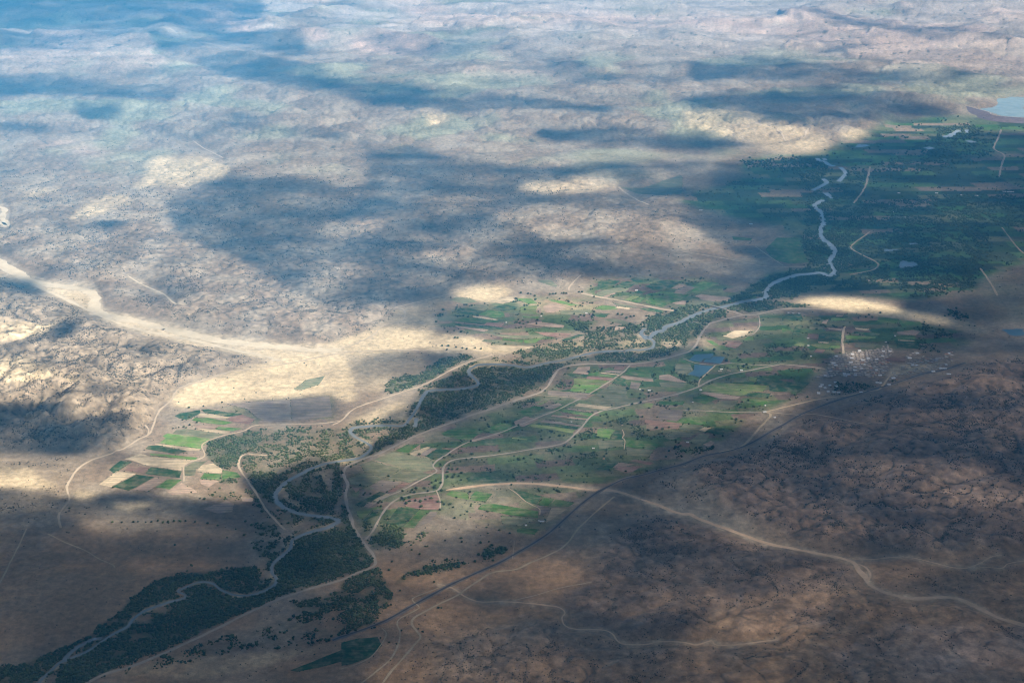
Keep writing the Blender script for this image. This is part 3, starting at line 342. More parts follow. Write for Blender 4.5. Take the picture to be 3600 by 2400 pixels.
fill(relief, P('t4 0,300 180,370 500,520 800,660 1300,790 1900,930 1500,1000 1250,1090 1180,1160 1080,1260 1000,1400 800,1520 | t7 500,130 400,300 300,420 0,400'), 48)
fill(relief, P('t4 0,1050 500,1050 1000,1250 1000,1400 800,1520 | t7 500,130 0,100'), 80)
fill(relief, P('t8 2000,440 2352,430 | t9 0,440 300,530 700,640 1050,730 1180,800 1260,900 900,960 2352,1000 2352,1568 | t8 600,1568 700,1300 1200,1180 1560,1060 1450,990 1700,880 1750,700 1900,560'), 24)
fill(relief, P('t6 2352,930 2050,950 1850,1030 1600,1090 1350,1170 1100,1220 850,1320 660,1450 450,1568 | t9 0,60 100,250 400,420 900,600 1300,640 2352,640'), 40)
relief = blur(relief, 24, 14)

def height(x, y, vx, vy):
    A = samp(relief, vx, vy); F = samp(flat, vx, vy)
    A = np.where(y > 25000, 85, A)
    wx = x + 120 * fbm(x, y, 900, 2, 41); wy = y + 120 * fbm(x, y, 900, 2, 43)
    big = ridged(wx, wy, 2600, 3, 11)
    mid = gullies(wx, wy, 480, 4, 21) * 1.5
    fine = gullies(x + 40 * fbm(x, y, 260, 2, 47), y + 40 * fbm(x, y, 260, 2, 49), 150, 3, 31) * .65 + .5 * ridged(x, y, 120, 2, 35)
    far = sstep(14000, 20000, y)
    low = np.clip(A / 60, 0, 1)
    h = A * (mid * .62 * (1 - .6 * far) + big * (.25 + .8 * far) + .16 * fbm(x, y, 300, 2, 5)) + low * (fine * np.where(vx > 700, 13, 19)) * (1 - .6 * far)
    mesa = sstep(.15, .6, fbm(x + 900, y, 5200, 3, 77)) * sstep(15000, 21000, y)
    cl = sstep(.42, .5, fbm(wx, wy, 3800, 4, 91) + .12) * sstep(16500, 20000, y)
    h = h + cl * 55 + mesa * 25
    return np.maximum(h, 0) * (1 - F), cl

# ------------------------------------------------------------------ helpers for objects
COL = S.collection
def link(name, me, mat=None, parent=None, **props):
    o = bpy.data.objects.new(name, me); COL.objects.link(o)
    if mat is not None and me is not None and len(me.materials) == 0: me.materials.append(mat)
    if parent is not None: o.parent = parent
    for k, v in props.items(): o[k] = v
    return o
def mesh_np(name, verts, faces, smooth=False):
    me = bpy.data.meshes.new(name); v = np.asarray(verts, np.float32); f = np.asarray(faces, np.int32)
    me.vertices.add(len(v)); me.vertices.foreach_set('co', v.ravel())
    k = f.shape[1]; me.loops.add(f.size); me.loops.foreach_set('vertex_index', f.ravel())
    me.polygons.add(len(f)); me.polygons.foreach_set('loop_start', np.arange(0, f.size, k, dtype=np.int32)); me.polygons.foreach_set('loop_total', np.full(len(f), k, np.int32))
    if smooth: me.polygons.foreach_set('use_smooth', np.ones(len(f), bool))
    me.update(calc_edges=True); me.validate(); return me
def grid_faces(nr, nc):
    i = np.arange(nr - 1)[:, None] * nc + np.arange(nc - 1)[None]
    return np.stack([i, i + 1, i + nc + 1, i + nc], -1).reshape(-1, 4)
class NT:
    def __init__(s, name):
        s.m = bpy.data.materials.new(name); s.m.use_nodes = True; s.t = s.m.node_tree; s.t.nodes.clear()
        s.out = s.n('ShaderNodeOutputMaterial')
    def n(s, typ, **kw):
        nd = s.t.nodes.new(typ)
        for k, v in kw.items(): setattr(nd, k, v)
        return nd
    def l(s, a, b): s.t.links.new(a, b)
    def pos(s): return s.n('ShaderNodeNewGeometry').outputs['Position']
    def noise(s, scale, detail=3, rough=.55, vec=None, stretch=None):
        v = vec if vec is not None else s.pos()
        if stretch:
            m = s.n('ShaderNodeMapping'); m.inputs['Scale'].default_value = stretch; s.l(v, m.inputs['Vector']); v = m.outputs[0]
        t = s.n('ShaderNodeTexNoise'); t.inputs['Scale'].default_value = scale; t.inputs['Detail'].default_value = detail; t.inputs['Roughness'].default_value = rough
        s.l(v, t.inputs['Vector']); return t.outputs['Fac']
    def rng(s, x, a, b, c_, d):
        m = s.n('ShaderNodeMapRange'); m.inputs[1].default_value = a; m.inputs[2].default_value = b; m.inputs[3].default_value = c_; m.inputs[4].default_value = d
        s.l(x, m.inputs[0]); return m.outputs[0]
    def math(s, op, a, b=None):
        m = s.n('ShaderNodeMath', operation=op)
        for i, x in enumerate((a, b)):
            if x is None: continue
            if isinstance(x, (int, float)): m.inputs[i].default_value = x
            else: s.l(x, m.inputs[i])
        return m.outputs[0]
    def mix(s, f, a, b, blend='MIX'):
        m = s.n('ShaderNodeMix', data_type='RGBA', blend_type=blend)
        if isinstance(f, (int, float)): m.inputs[0].default_value = f
        else: s.l(f, m.inputs[0])
        for i, x in ((6, a), (7, b)):
            if isinstance(x, (tuple, list)): m.inputs[i].default_value = tuple(x) + (1,) * (4 - len(x))
            else: s.l(x, m.inputs[i])
        return m.outputs[2]
    def scale(s, col, f):
        v = s.n('ShaderNodeVectorMath', operation='SCALE'); s.l(col, v.inputs[0])
        if isinstance(f, (int, float)): v.inputs['Scale'].default_value = f
        else: s.l(f, v.inputs['Scale'])
        return v.outputs[0]
    def rgb(s, c_):
        r = s.n('ShaderNodeRGB'); r.outputs[0].default_value = tuple(c_) + (1,); return r.outputs[0]
    def bsdf(s, col, rough=.95, spec=.15, bump=None, bstr=.5, bdist=1):
        b = s.n('ShaderNodeBsdfPrincipled'); b.inputs['Roughness'].default_value = rough; b.inputs['Specular IOR Level'].default_value = spec
        s.l(col, b.inputs['Base Color'])
        if bump is not None:
            u = s.n('ShaderNodeBump'); u.inputs['Strength'].default_value = bstr; u.inputs['Distance'].default_value = bdist
            s.l(bump, u.inputs['Height']); s.l(u.outputs[0], b.inputs['Normal'])
        s.l(b.outputs[0], s.out.inputs['Surface']); return b
def earth_mat(name, col, var=.35, rand=0.0, streak=None):
    k = NT(name); f = k.rng(k.noise(.012, 5, .65), .3, .7, 1 - var, 1 + var); f2 = k.rng(k.noise(.09, 3, .6), .3, .7, 1 - var * .5, 1 + var * .5)
    f = k.math('MULTIPLY', f, f2)
    if rand:
        f = k.math('MULTIPLY', f, k.rng(k.noise(1, 2, .5, None, (.006, .07, .05)), .35, .65, .78, 1.22))
        oi = k.n('ShaderNodeObjectInfo'); f = k.math('MULTIPLY', f, k.rng(oi.outputs['Random'], 0, 1, 1 - rand, 1 + rand))
        alt = k.mix(k.rng(k.noise(.02, 3, .6), .42, .72, 0, .6), k.rgb(col), (.28, .235, .16))
        colr = k.scale(alt, f)
    else: colr = k.scale(k.rgb(col), f)
    k.bsdf(colr, .95, .1); return k.m
MAT = {'road': earth_mat('road_dust', (.38, .32, .26), .15), 'sandy': earth_mat('sandy_dust', (.46, .37, .27), .15), 'tan': earth_mat('tan_dust', (.46, .36, .24), .2), 'wash': earth_mat('wash_sand', (.62, .43, .28), .2), 'washl': earth_mat('bright_wash_sand', (.58, .48, .34), .14), 'ballast': earth_mat('rail_ballast', (.10, .085, .09), .25), 'shoulder': earth_mat('rail_shoulder', (.22, .19, .165), .2)}
FCOL = {'bright green': (.11, .205, .05), 'yellow green': (.16, .21, .07), 'green': (.07, .15, .04), 'dark green': (.035, .085, .035), 'grey green': (.17, .18, .11), 'tan': (.50, .40, .27), 'pinkish': (.36, .26, .20), 'red brown': (.23, .135, .11), 'brown': (.23, .185, .155)}
FMAT = {k: earth_mat('crop_' + k.replace(' ', '_'), v, .22, .16) for k, v in FCOL.items()}

# ------------------------------------------------------------------ ground sheet
NR, NC = 900, 1000
vyr = np.linspace(-70, 1640, NR)
yw = ground(np.stack([np.full(NR, 1176.), vyr], -1))[:, 1]
yw = np.concatenate([np.geomspace(70000, yw[0] * 1.04, 26), yw, np.linspace(yw[-1] - 150, -14000, 24)])
u = np.concatenate([-np.geomspace(12, 1.14, 24)[:-1], np.linspace(-1.12, 1.12, NC), np.geomspace(1.14, 12, 24)[1:]])
half = np.maximum(yw * cp + ALT * sp, 4200) * 1176 / FPX
X = u[None] * half[:, None]; Y = np.repeat(yw[:, None], len(u), 1)
VX, VY = survey(X, Y)
VYc = np.where(Y < 3000, 1700, VY)
H, CL = height(X, Y, VX, VYc)
faces = grid_faces(*X.shape)[:, ::-1]
gme = mesh_np('ground', np.stack([X, Y, H], -1).reshape(-1, 3), faces, True)
def lerp(a, b, t): return a + (np.asarray(b) - a) * t[..., None]
a_sand, a_red, a_veg = samp(soilA, VX, VYc), samp(soilR, VX, VYc), samp(darkveg, VX, VYc)
n1 = fbm(X, Y, 420, 4, 101); n2 = fbm(X, Y, 60, 3, 111); n3 = fbm(X, Y, 1500, 3, 121)
colr = np.zeros(X.shape + (3,), np.float32); colr[:] = (.24, .18, .128)
colr = lerp(colr, (.29, .235, .175), sstep(-.4, .6, n1))
hp, hl = samp(hillP, VX, VYc), samp(hillL, VX, VYc)
colr = lerp(colr, (.225, .15, .108), hp * .9)
colr = lerp(colr, (.30, .235, .165), hl * .8)
nearf = sstep(1180, 1320, VY) * (1 - hp)
colr = lerp(colr, (.37, .225, .125), nearf * .85 * sstep(-.2, .4, n3 + .3))
colr = lerp(colr, (.27, .30, .19), sstep(.05, .5, n3) * sstep(500, 300, VY) * .5)
colr = lerp(colr, (.52, .43, .36), .75 * sstep(170, 60, VYc) * sstep(-.35, .3, fbm(X / 2.5, Y, 900, 4, 161) + .0006 * (VX - 700)))
colr = lerp(colr, (.55, .39, .30), np.clip(a_red * (.7 + .6 * n1), 0, 1))
colr = lerp(colr, (.50, .37, .29), CL * sstep(.2, .8, np.abs(np.gradient(H, axis=0))) * .8)
colr = lerp(colr, (.10, .13, .075), np.clip(a_veg * (.75 + .8 * n1), 0, 1))
colr = lerp(colr, (.60, .47, .295), np.clip(a_sand * (1.05 + .35 * n1 + .12 * n2), 0, 1))
colr = lerp(colr, (.55, .45, .32), np.clip(blur(washm, 4)[np.clip(((VYc + MY) / CELL).astype(int), 0, RH - 1), np.clip(((VX + MX) / CELL).astype(int), 0, RW - 1)] * (.7 + .6 * n2), 0, 1) * .7)
wd = samp(blur(wood, 3), VX, VYc)
colr = lerp(colr, (.085, .095, .055), np.clip((wd - .25) * 1.1 + .35 * n2, 0, .92) * (wd > .04))
tn = ras(); fill(tn, TOWN, 1); tn = blur(tn, 5); tv = samp(tn, VX, VYc)
colr = lerp(colr, (.25, .20, .165), tv * .85)
farm = ras()
for q_, v in (('t8 60,120 700,0 2352,0 2352,40 2000,140 1800,200 1300,180 700,220 650,330 640,400 450,500 150,560 60,350', .8), ('t5 300,1568 700,1380 1300,1180 1420,1120 1600,960 2352,900 2352,1568', .9), ('t6 0,880 120,770 260,650 560,600 1250,600 1900,700 1980,800 1400,840 1100,860 1000,960 900,1000 800,1150 560,1270 450,1300 300,1450 0,1568', .95),
              ('B 150,640 430,490 900,400 1500,330 2352,380 2352,680 1900,880 1500,1000 800,980 600,850 130,700', .85), ('C 0,300 200,90 700,60 1450,60 1900,100 2200,300 1800,430 1250,500 600,380', .85), ('t3 420,1110 900,1060 1200,960 1400,860 1750,800 2352,860 2352,1568 700,1568 300,1480 0,1400 0,1350 400,1250', .9), ('t6 650,0 2352,0 2100,330 2000,430 1600,500 1100,450 900,440 400,500 600,320 880,280 860,120', .9), ('t8 660,230 1500,210 1700,260 1500,450 1300,560 1180,520 660,400', .6), ('t4 1480,1200 2300,1150 2300,1330 1760,1360', .4)): fill(farm, P(q_), v)
farm = blur(farm, 8, 5); fv = samp(farm, VX, VYc)
def parcel(x, y, ang, Wd, Ln, seed):
    a, b = x * math.cos(ang) + y * math.sin(ang), -x * math.sin(ang) + y * math.cos(ang) + .5 * x * 0
    r_ = np.floor(b / Wd + .35 * gn(a / 900, b / 900, seed)).astype(int); off = np.random.default_rng(seed).random(4096)
    c_ = np.floor(a / Ln + off[r_ & 4095] * 3 + .25 * gn(a / 700, b / 700, seed + 1)).astype(int)
    return np.random.default_rng(seed + 5).random((4096, 3))[(_perm[(c_ + seed) & 4095] * 31 + r_ * 57) & 4095]
pc = parcel(X, Y, .12, 78, 210, 700); pcf = parcel(X, Y, .05, 130, 330, 720); pc = np.where((Y > 10500)[..., None], pcf, pc)
PAL = np.array([(.10, .135, .055), (.065, .125, .04), (.13, .14, .075), (.23, .165, .12), (.04, .095, .03), (.15, .155, .08), (.14, .10, .08), (.085, .14, .05)])
PALF = np.array([(.035, .08, .03), (.08, .16, .05), (.03, .055, .028), (.10, .13, .06), (.055, .14, .035), (.27, .20, .14), (.04, .07, .035), (.15, .16, .08)])
pcol = np.where((VYc < 560)[..., None] | ((VX > 1700) & (VYc < 690))[..., None], PALF[(pc[..., 0] * 8).astype(int)], PAL[(pc[..., 0] * 8).astype(int)]) * (.85 + .3 * pc[..., 1:2])
colr = lerp(colr, pcol, fv * .95 * (1 - np.clip(a_sand, 0, 1)) * (1 - tv) * np.where(VYc > 900, np.clip(1 - .35 * sstep(.0, .5, n1), 0, 1), 1))
# vegetation gathers in the gullies, and their relief shade is painted in too
lowp = 0 * X; lowp = lowp * np.clip(samp(relief, VX, VYc) / 50, 0, 1) * (1 - samp(flat, VX, VYc))
colr = lerp(colr, (.12, .115, .08), lowp * .45)
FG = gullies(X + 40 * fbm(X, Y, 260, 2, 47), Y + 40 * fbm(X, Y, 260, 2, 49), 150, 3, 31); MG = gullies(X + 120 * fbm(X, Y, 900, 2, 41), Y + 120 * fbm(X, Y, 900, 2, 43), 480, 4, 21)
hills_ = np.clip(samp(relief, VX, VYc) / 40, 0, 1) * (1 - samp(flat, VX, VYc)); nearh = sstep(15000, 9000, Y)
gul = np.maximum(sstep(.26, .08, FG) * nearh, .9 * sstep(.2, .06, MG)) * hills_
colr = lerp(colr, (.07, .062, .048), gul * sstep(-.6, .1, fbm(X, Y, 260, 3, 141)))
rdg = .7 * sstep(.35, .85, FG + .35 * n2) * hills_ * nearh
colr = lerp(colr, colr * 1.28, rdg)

colr = colr * (1 + .13 * n1 + (.10 + .20 * (1 - samp(flat, VX, VYc)) * sstep(16000, 9000, Y)) * n2 + .3 * sstep(14000, 18000, Y) * fbm(X / 3, Y, 450, 4, 151))[..., None]
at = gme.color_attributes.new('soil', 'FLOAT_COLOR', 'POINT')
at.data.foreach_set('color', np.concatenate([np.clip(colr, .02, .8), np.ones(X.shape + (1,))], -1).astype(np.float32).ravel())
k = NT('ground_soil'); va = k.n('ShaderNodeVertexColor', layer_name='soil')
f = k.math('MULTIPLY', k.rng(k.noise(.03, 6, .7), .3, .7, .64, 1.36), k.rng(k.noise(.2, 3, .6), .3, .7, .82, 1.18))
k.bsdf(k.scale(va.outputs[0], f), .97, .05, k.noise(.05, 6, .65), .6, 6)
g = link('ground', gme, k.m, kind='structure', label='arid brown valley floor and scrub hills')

# ------------------------------------------------------------------ strips and sheets on the ground
def smooth_line(p, step):
    q = ground(p); q = np.vstack([2 * q[0] - q[1], q, 2 * q[-1] - q[-2]]); out = []
    for i in range(1, len(q) - 2):
        a, b, c_, d = q[i - 1], q[i], q[i + 1], q[i + 2]; n = int(max(2, np.linalg.norm(c_ - b) / step))
        t = (np.arange(n) / n)[:, None]
        out.append(.5 * (2 * b + (c_ - a) * t + (2 * a - 5 * b + 4 * c_ - d) * t ** 2 + (3 * b - a - 3 * c_ + d) * t ** 3))
    out.append(q[-2][None]); return np.vstack(out)
def strip(name, p, w, z, mat, step=18, wob=.12, prof=(-.5, .5), wl_=90, taper=False, **props):
    q = smooth_line(p, step); d = np.gradient(q, axis=0); d /= np.maximum(np.linalg.norm(d, axis=1, keepdims=True), 1e-6)
    nrm = np.stack([-d[:, 1], d[:, 0]], -1)
    L = []
    for j, s in enumerate(prof):
        ww = (w(q) if callable(w) else w) * s * (1 + wob * 2 * fbm(q[:, 0] + 500 * j, q[:, 1], wl_, 3, 200 + j))
        if taper: ww *= np.minimum(1, .25 + np.minimum(np.arange(len(q)), np.arange(len(q))[::-1]) / 6)
        L.append(q + nrm * ww[:, None])
    v = np.stack(L, 1); hz, _ = height(v[..., 0], v[..., 1], *survey(v[..., 0], v[..., 1])); v = np.concatenate([v, (hz * (1 + .04 * (hz > .5)) + z)[..., None]], -1)
    me = mesh_np(name, v.reshape(-1, 3), grid_faces(len(q), len(prof))); return link(name, me, mat, kind='structure', **props)
def sheet(name, p, z, mat, jit=1.2, seg=22, **props):
    q = ground(p); out = []
    for i in range(len(q)):
        a, b = q[i], q[(i + 1) % len(q)]; n = max(1, int(np.linalg.norm(b - a) / seg)); t = (np.arange(n) / n)[:, None]
        out.append(a + (b - a) * t)
    q = np.vstack(out); q = q + np.stack([fbm(q[:, 0], q[:, 1], 60, 3, 301), fbm(q[:, 0], q[:, 1], 60, 3, 311)], -1) * jit * 2
    bm = bmesh.new(); vs_ = [bm.verts.new((a, b, z)) for a, b in q]
    f_ = bm.faces.new(vs_); f_.normal_update()
    if f_.normal.z < 0: f_.normal_flip()
    bmesh.ops.triangulate(bm, faces=[f_]); me = bpy.data.meshes.new(name); bm.to_mesh(me); bm.free()
    return link(name, me, mat, **props)
def water_mat(name, col, rough=.12):
    k = NT(name); b = k.bsdf(k.scale(k.rgb(col), k.rng(k.noise(.01, 3), .3, .7, .85, 1.15)), rough, .5, k.noise(.25, 3), .12, .3); return k.m
MW = water_mat('river_water', (.185, .20, .205), .25); MP = water_mat('pond_water', (.06, .12, .155), .3); ML = water_mat('lake_water', (.30, .38, .38), .25); MF = water_mat('far_river_painted_glint', (.33, .37, .40), .25); MPP = water_mat('pale_pond_water', (.22, .27, .31), .2)  # far river colour is paled to paint in its glints
RL = ['pale winding river curving through the valley woods', 'river stretch running straight past the bridge', 'far river reach between dark groves', 'far bright pool of the braided river']
def river_width(q): return (1 + .35 * gn(q[:, 0] / 260, q[:, 1] / 260, 77)) * np.interp(survey(q[:, 0], q[:, 1])[1], [700, 900, 1050, 1080, 1140, 1200, 1300, 1568], [24, 24, 19, 25, 31, 24, 15, 14])
for i, (s, w) in enumerate(RIVER):
    w = river_width if i == 0 else w
    strip('river', P(s), w, .20 + .012 * i, MW if i < 2 or i > 11 else MF, 14, .16, (-.5, -.2, .2, .5), 110, label=RL[min(i, 3)] if i < 3 else 'bright side channel of the far braided river' if i < 12 else 'narrow side channel of the river')
for i, (s, n, l) in enumerate(POOLS):
    sheet(n, P(s), .30 + .01 * i, MP if i < 3 or i == 6 else ML if n == 'lake' else MPP, 2 if i < 3 else 8, 25, kind='structure', label=l)
for i, (s, w, m, n, l) in enumerate(ROADS):
    strip(n, P(s), w, .95 + .012 * i, MAT[m], 12, .24, label=l)
for i, (s, w, l) in enumerate(WASHES):
    strip('dry_wash', P(s), w, .62 + .012 * i, MAT['washl' if i >= 5 else 'wash'], 9, .27, (-.5, -.2, .2, .5), 130, True, label=l)
strip('railway_bed', P(RAIL), 26, .80, MAT['shoulder'], 20, .25, label='dark earthen bed under the railway line')
strip('railway_track', P(RAIL), 9, 1.8, MAT['ballast'], 20, .05, label='dark railway line sweeping along the foot of the near hills')
idx = 0
for kx, L in FIELDS.items():
    for s in L:
        p = P(s); cx, cy = p.mean(0)
        where = 'beside the left hills' if cx < 640 and cy > 880 else 'on the far side of the river' if cy < 860 and cx < 1340 else 'near the broad straight road' if cy < 730 and cx < 1700 else 'around the village' if cx > 1560 and cy < 900 else 'below the valley road' if cy > 1010 else 'in the middle of the valley'
        sheet('crop_field', p, .30 + .0035 * idx, FMAT[kx], 1.3, 18, kind='structure', label=kx + (' crop field ' if 'green' in kx else ' bare field ') + where); idx += 1

# ------------------------------------------------------------------ dam and bridge
kc = NT('stone_concrete'); kc.bsdf(kc.scale(kc.rgb((.30, .28, .26)), kc.rng(kc.noise(.15, 4), .3, .7, .8, 1.2)), .9, .2)
kd = NT('dam_rockfill'); kd.bsdf(kd.scale(kd.rgb((.16, .125, .13)), kd.rng(kd.noise(.03, 5), .3, .7, .75, 1.25)), .95, .1)
def box(bm, c0, sx, sy, sz, rz=0):
    m = Matrix.Translation(c0) @ Matrix.Rotation(rz, 4, 'Z') @ Matrix.Diagonal((sx, sy, sz, 1)); bmesh.ops.create_cube(bm, size=1, matrix=m)
def bm_obj(name, bm, mat, parent=None, **pr):
    me = bpy.data.meshes.new(name); bm.to_mesh(me); bm.free(); return link(name, me, mat, parent, **pr)
q = smooth_line(_extend(P('t3 1960,752 2100,790 2230,825 2352,862')), 60); d = np.gradient(q, axis=0); d /= np.linalg.norm(d, axis=1, keepdims=True); nr = np.stack([-d[:, 1], d[:, 0]], -1)
dam = link('dam', None, label='long dark earth dam holding back the pale lake', category='dam')
def prism(name, offs, mat, parent):
    v = np.stack([np.concatenate([q + nr * o, np.full((len(q), 1), z)], -1) for o, z in offs], 1)
    me = mesh_np(name, v.reshape(-1, 3), grid_faces(len(q), len(offs))); return link(name, me, mat, parent)
prism('embankment', ((-150, 0), (-8, 34), (8, 34), (70, 0)), kd.m, dam); prism('crest_road', ((-6, 34.4), (6, 34.4)), MAT['road'], dam)
a, b = ground(P('C 1755,455 1990,515')); L_ = float(np.linalg.norm(b - a)); rz = math.atan2(*(b - a)[::-1]); mid = (a + b) / 2
br = link('bridge', None, label='narrow pale road bridge across the river', category='bridge'); br.location = (mid[0], mid[1], 0); br.rotation_euler = (0, 0, rz)
bm = bmesh.new(); box(bm, (0, 0, 6.4), L_, 11, 1.2); bm_obj('deck', bm, kc.m, br)
for s in (-1, 1): bm = bmesh.new(); box(bm, (0, s * 5.3, 7.55), L_, .4, 1.1); bm_obj('parapet', bm, kc.m, br)
for i in range(7): bm = bmesh.new(); box(bm, ((i - 3) * L_ / 7.2, 0, 2.9), 2, 9, 5.8); bm_obj('pier', bm, kc.m, br)

# ------------------------------------------------------------------ trees
def leaf_mat(name, col):
    k = NT(name); oi = k.n('ShaderNodeObjectInfo'); r = k.rng(oi.outputs['Random'], 0, 1, .55, 1.6)
    c2 = k.mix(k.rng(k.noise(.22, 3), .35, .65, 0, 1), tuple(x * .65 for x in col), tuple(x * 1.4 for x in col)); c2 = k.mix(k.rng(k.noise(.006, 3), .42, .62, 0, .6), c2, (col[0] * 1.7, col[1] * 1.35, col[2] * 1.3))
    k.bsdf(k.scale(c2, r), .9, .1); return k.m
LEAF = leaf_mat('foliage', (.048, .070, .032)); LEAF2 = leaf_mat('scrub_foliage', (.058, .057, .042)); kb = NT('bark'); kb.bsdf(kb.scale(kb.rgb((.14, .10, .07)), kb.rng(kb.noise(2, 3), .3, .7, .7, 1.3))); BARK = kb.m
def crown_mesh(seed, lobes=9):
    r = random.Random(seed); bm = bmesh.new()
    for i in range(lobes):
        a = r.uniform(0, 6.28); rr = r.uniform(.1, .62) if i else 0; s = r.uniform(.34, .55) if i else .62
        m = Matrix.Translation((rr * math.cos(a), rr * math.sin(a), .62 + r.uniform(-.18, .3))) @ Matrix.Rotation(a, 4, 'Z') @ Matrix.Diagonal((s, s * r.uniform(.8, 1.1), s * r.uniform(.65, .9), 1))
        vs_ = bmesh.ops.create_icosphere(bm, subdivisions=2, radius=1, matrix=m)['verts']
        for v in vs_: v.co += Vector((r.uniform(-1, 1), r.uniform(-1, 1), r.uniform(-1, 1))) * .085
    for i in range(70):                       # loose leaf sprays round the crown
        a = r.uniform(0, 6.28); e = r.uniform(-.2, 1.4); p = Vector((math.cos(a) * math.cos(e), math.sin(a) * math.cos(e), .65 + .6 * math.sin(e))) * r.uniform(.85, 1.08)
        t = [p + Vector((r.uniform(-1, 1), r.uniform(-1, 1), r.uniform(-1, 1))) * .13 for _ in range(3)]
        bm.faces.new([bm.verts.new(x) for x in t])
    me = bpy.data.meshes.new('crown'); bm.to_mesh(me); bm.free(); me.materials.append(LEAF); return me
CROWNS = [crown_mesh(s) for s in range(6)]
bm = bmesh.new()
bmesh.ops.create_cone(bm, cap_ends=True, segments=6, radius1=.07, radius2=.04, depth=.7, matrix=Matrix.Translation((0, 0, .3)))
for a in (0.4, 2.5, 4.6): bmesh.ops.create_cone(bm, cap_ends=True, segments=5, radius1=.035, radius2=.015, depth=.5, matrix=Matrix.Rotation(a, 4, 'Z') @ Matrix.Translation((.16, 0, .66)) @ Matrix.Rotation(.7, 4, 'Y'))
TRUNK = bpy.data.meshes.new('trunk'); bm.to_mesh(TRUNK); bm.free(); TRUNK.materials.append(BARK)
def tree(x, y, r, h, label, group):
    t = link('tree', None, label=label, category='tree', group=group); t.location = (x, y, 0); t.rotation_euler = (0, 0, rng.random() * 6.28); t.scale = (r, r, h)
    link('crown', CROWNS[rng.integers(6)], None, t); link('trunk', TRUNK, None, t)
NUM = ['first', 'second', 'third', 'fourth', 'fifth', 'sixth', 'seventh', 'eighth', 'ninth', 'tenth', 'eleventh', 'twelfth', 'thirteenth', 'fourteenth', 'fifteenth', 'sixteenth', 'seventeenth', 'eighteenth', 'nineteenth', 'twentieth', 'twenty-first', 'twenty-second', 'twenty-third', 'twenty-fourth', 'twenty-fifth', 'twenty-sixth', 'twenty-seventh', 'twenty-eighth', 'twenty-ninth', 'thirtieth']
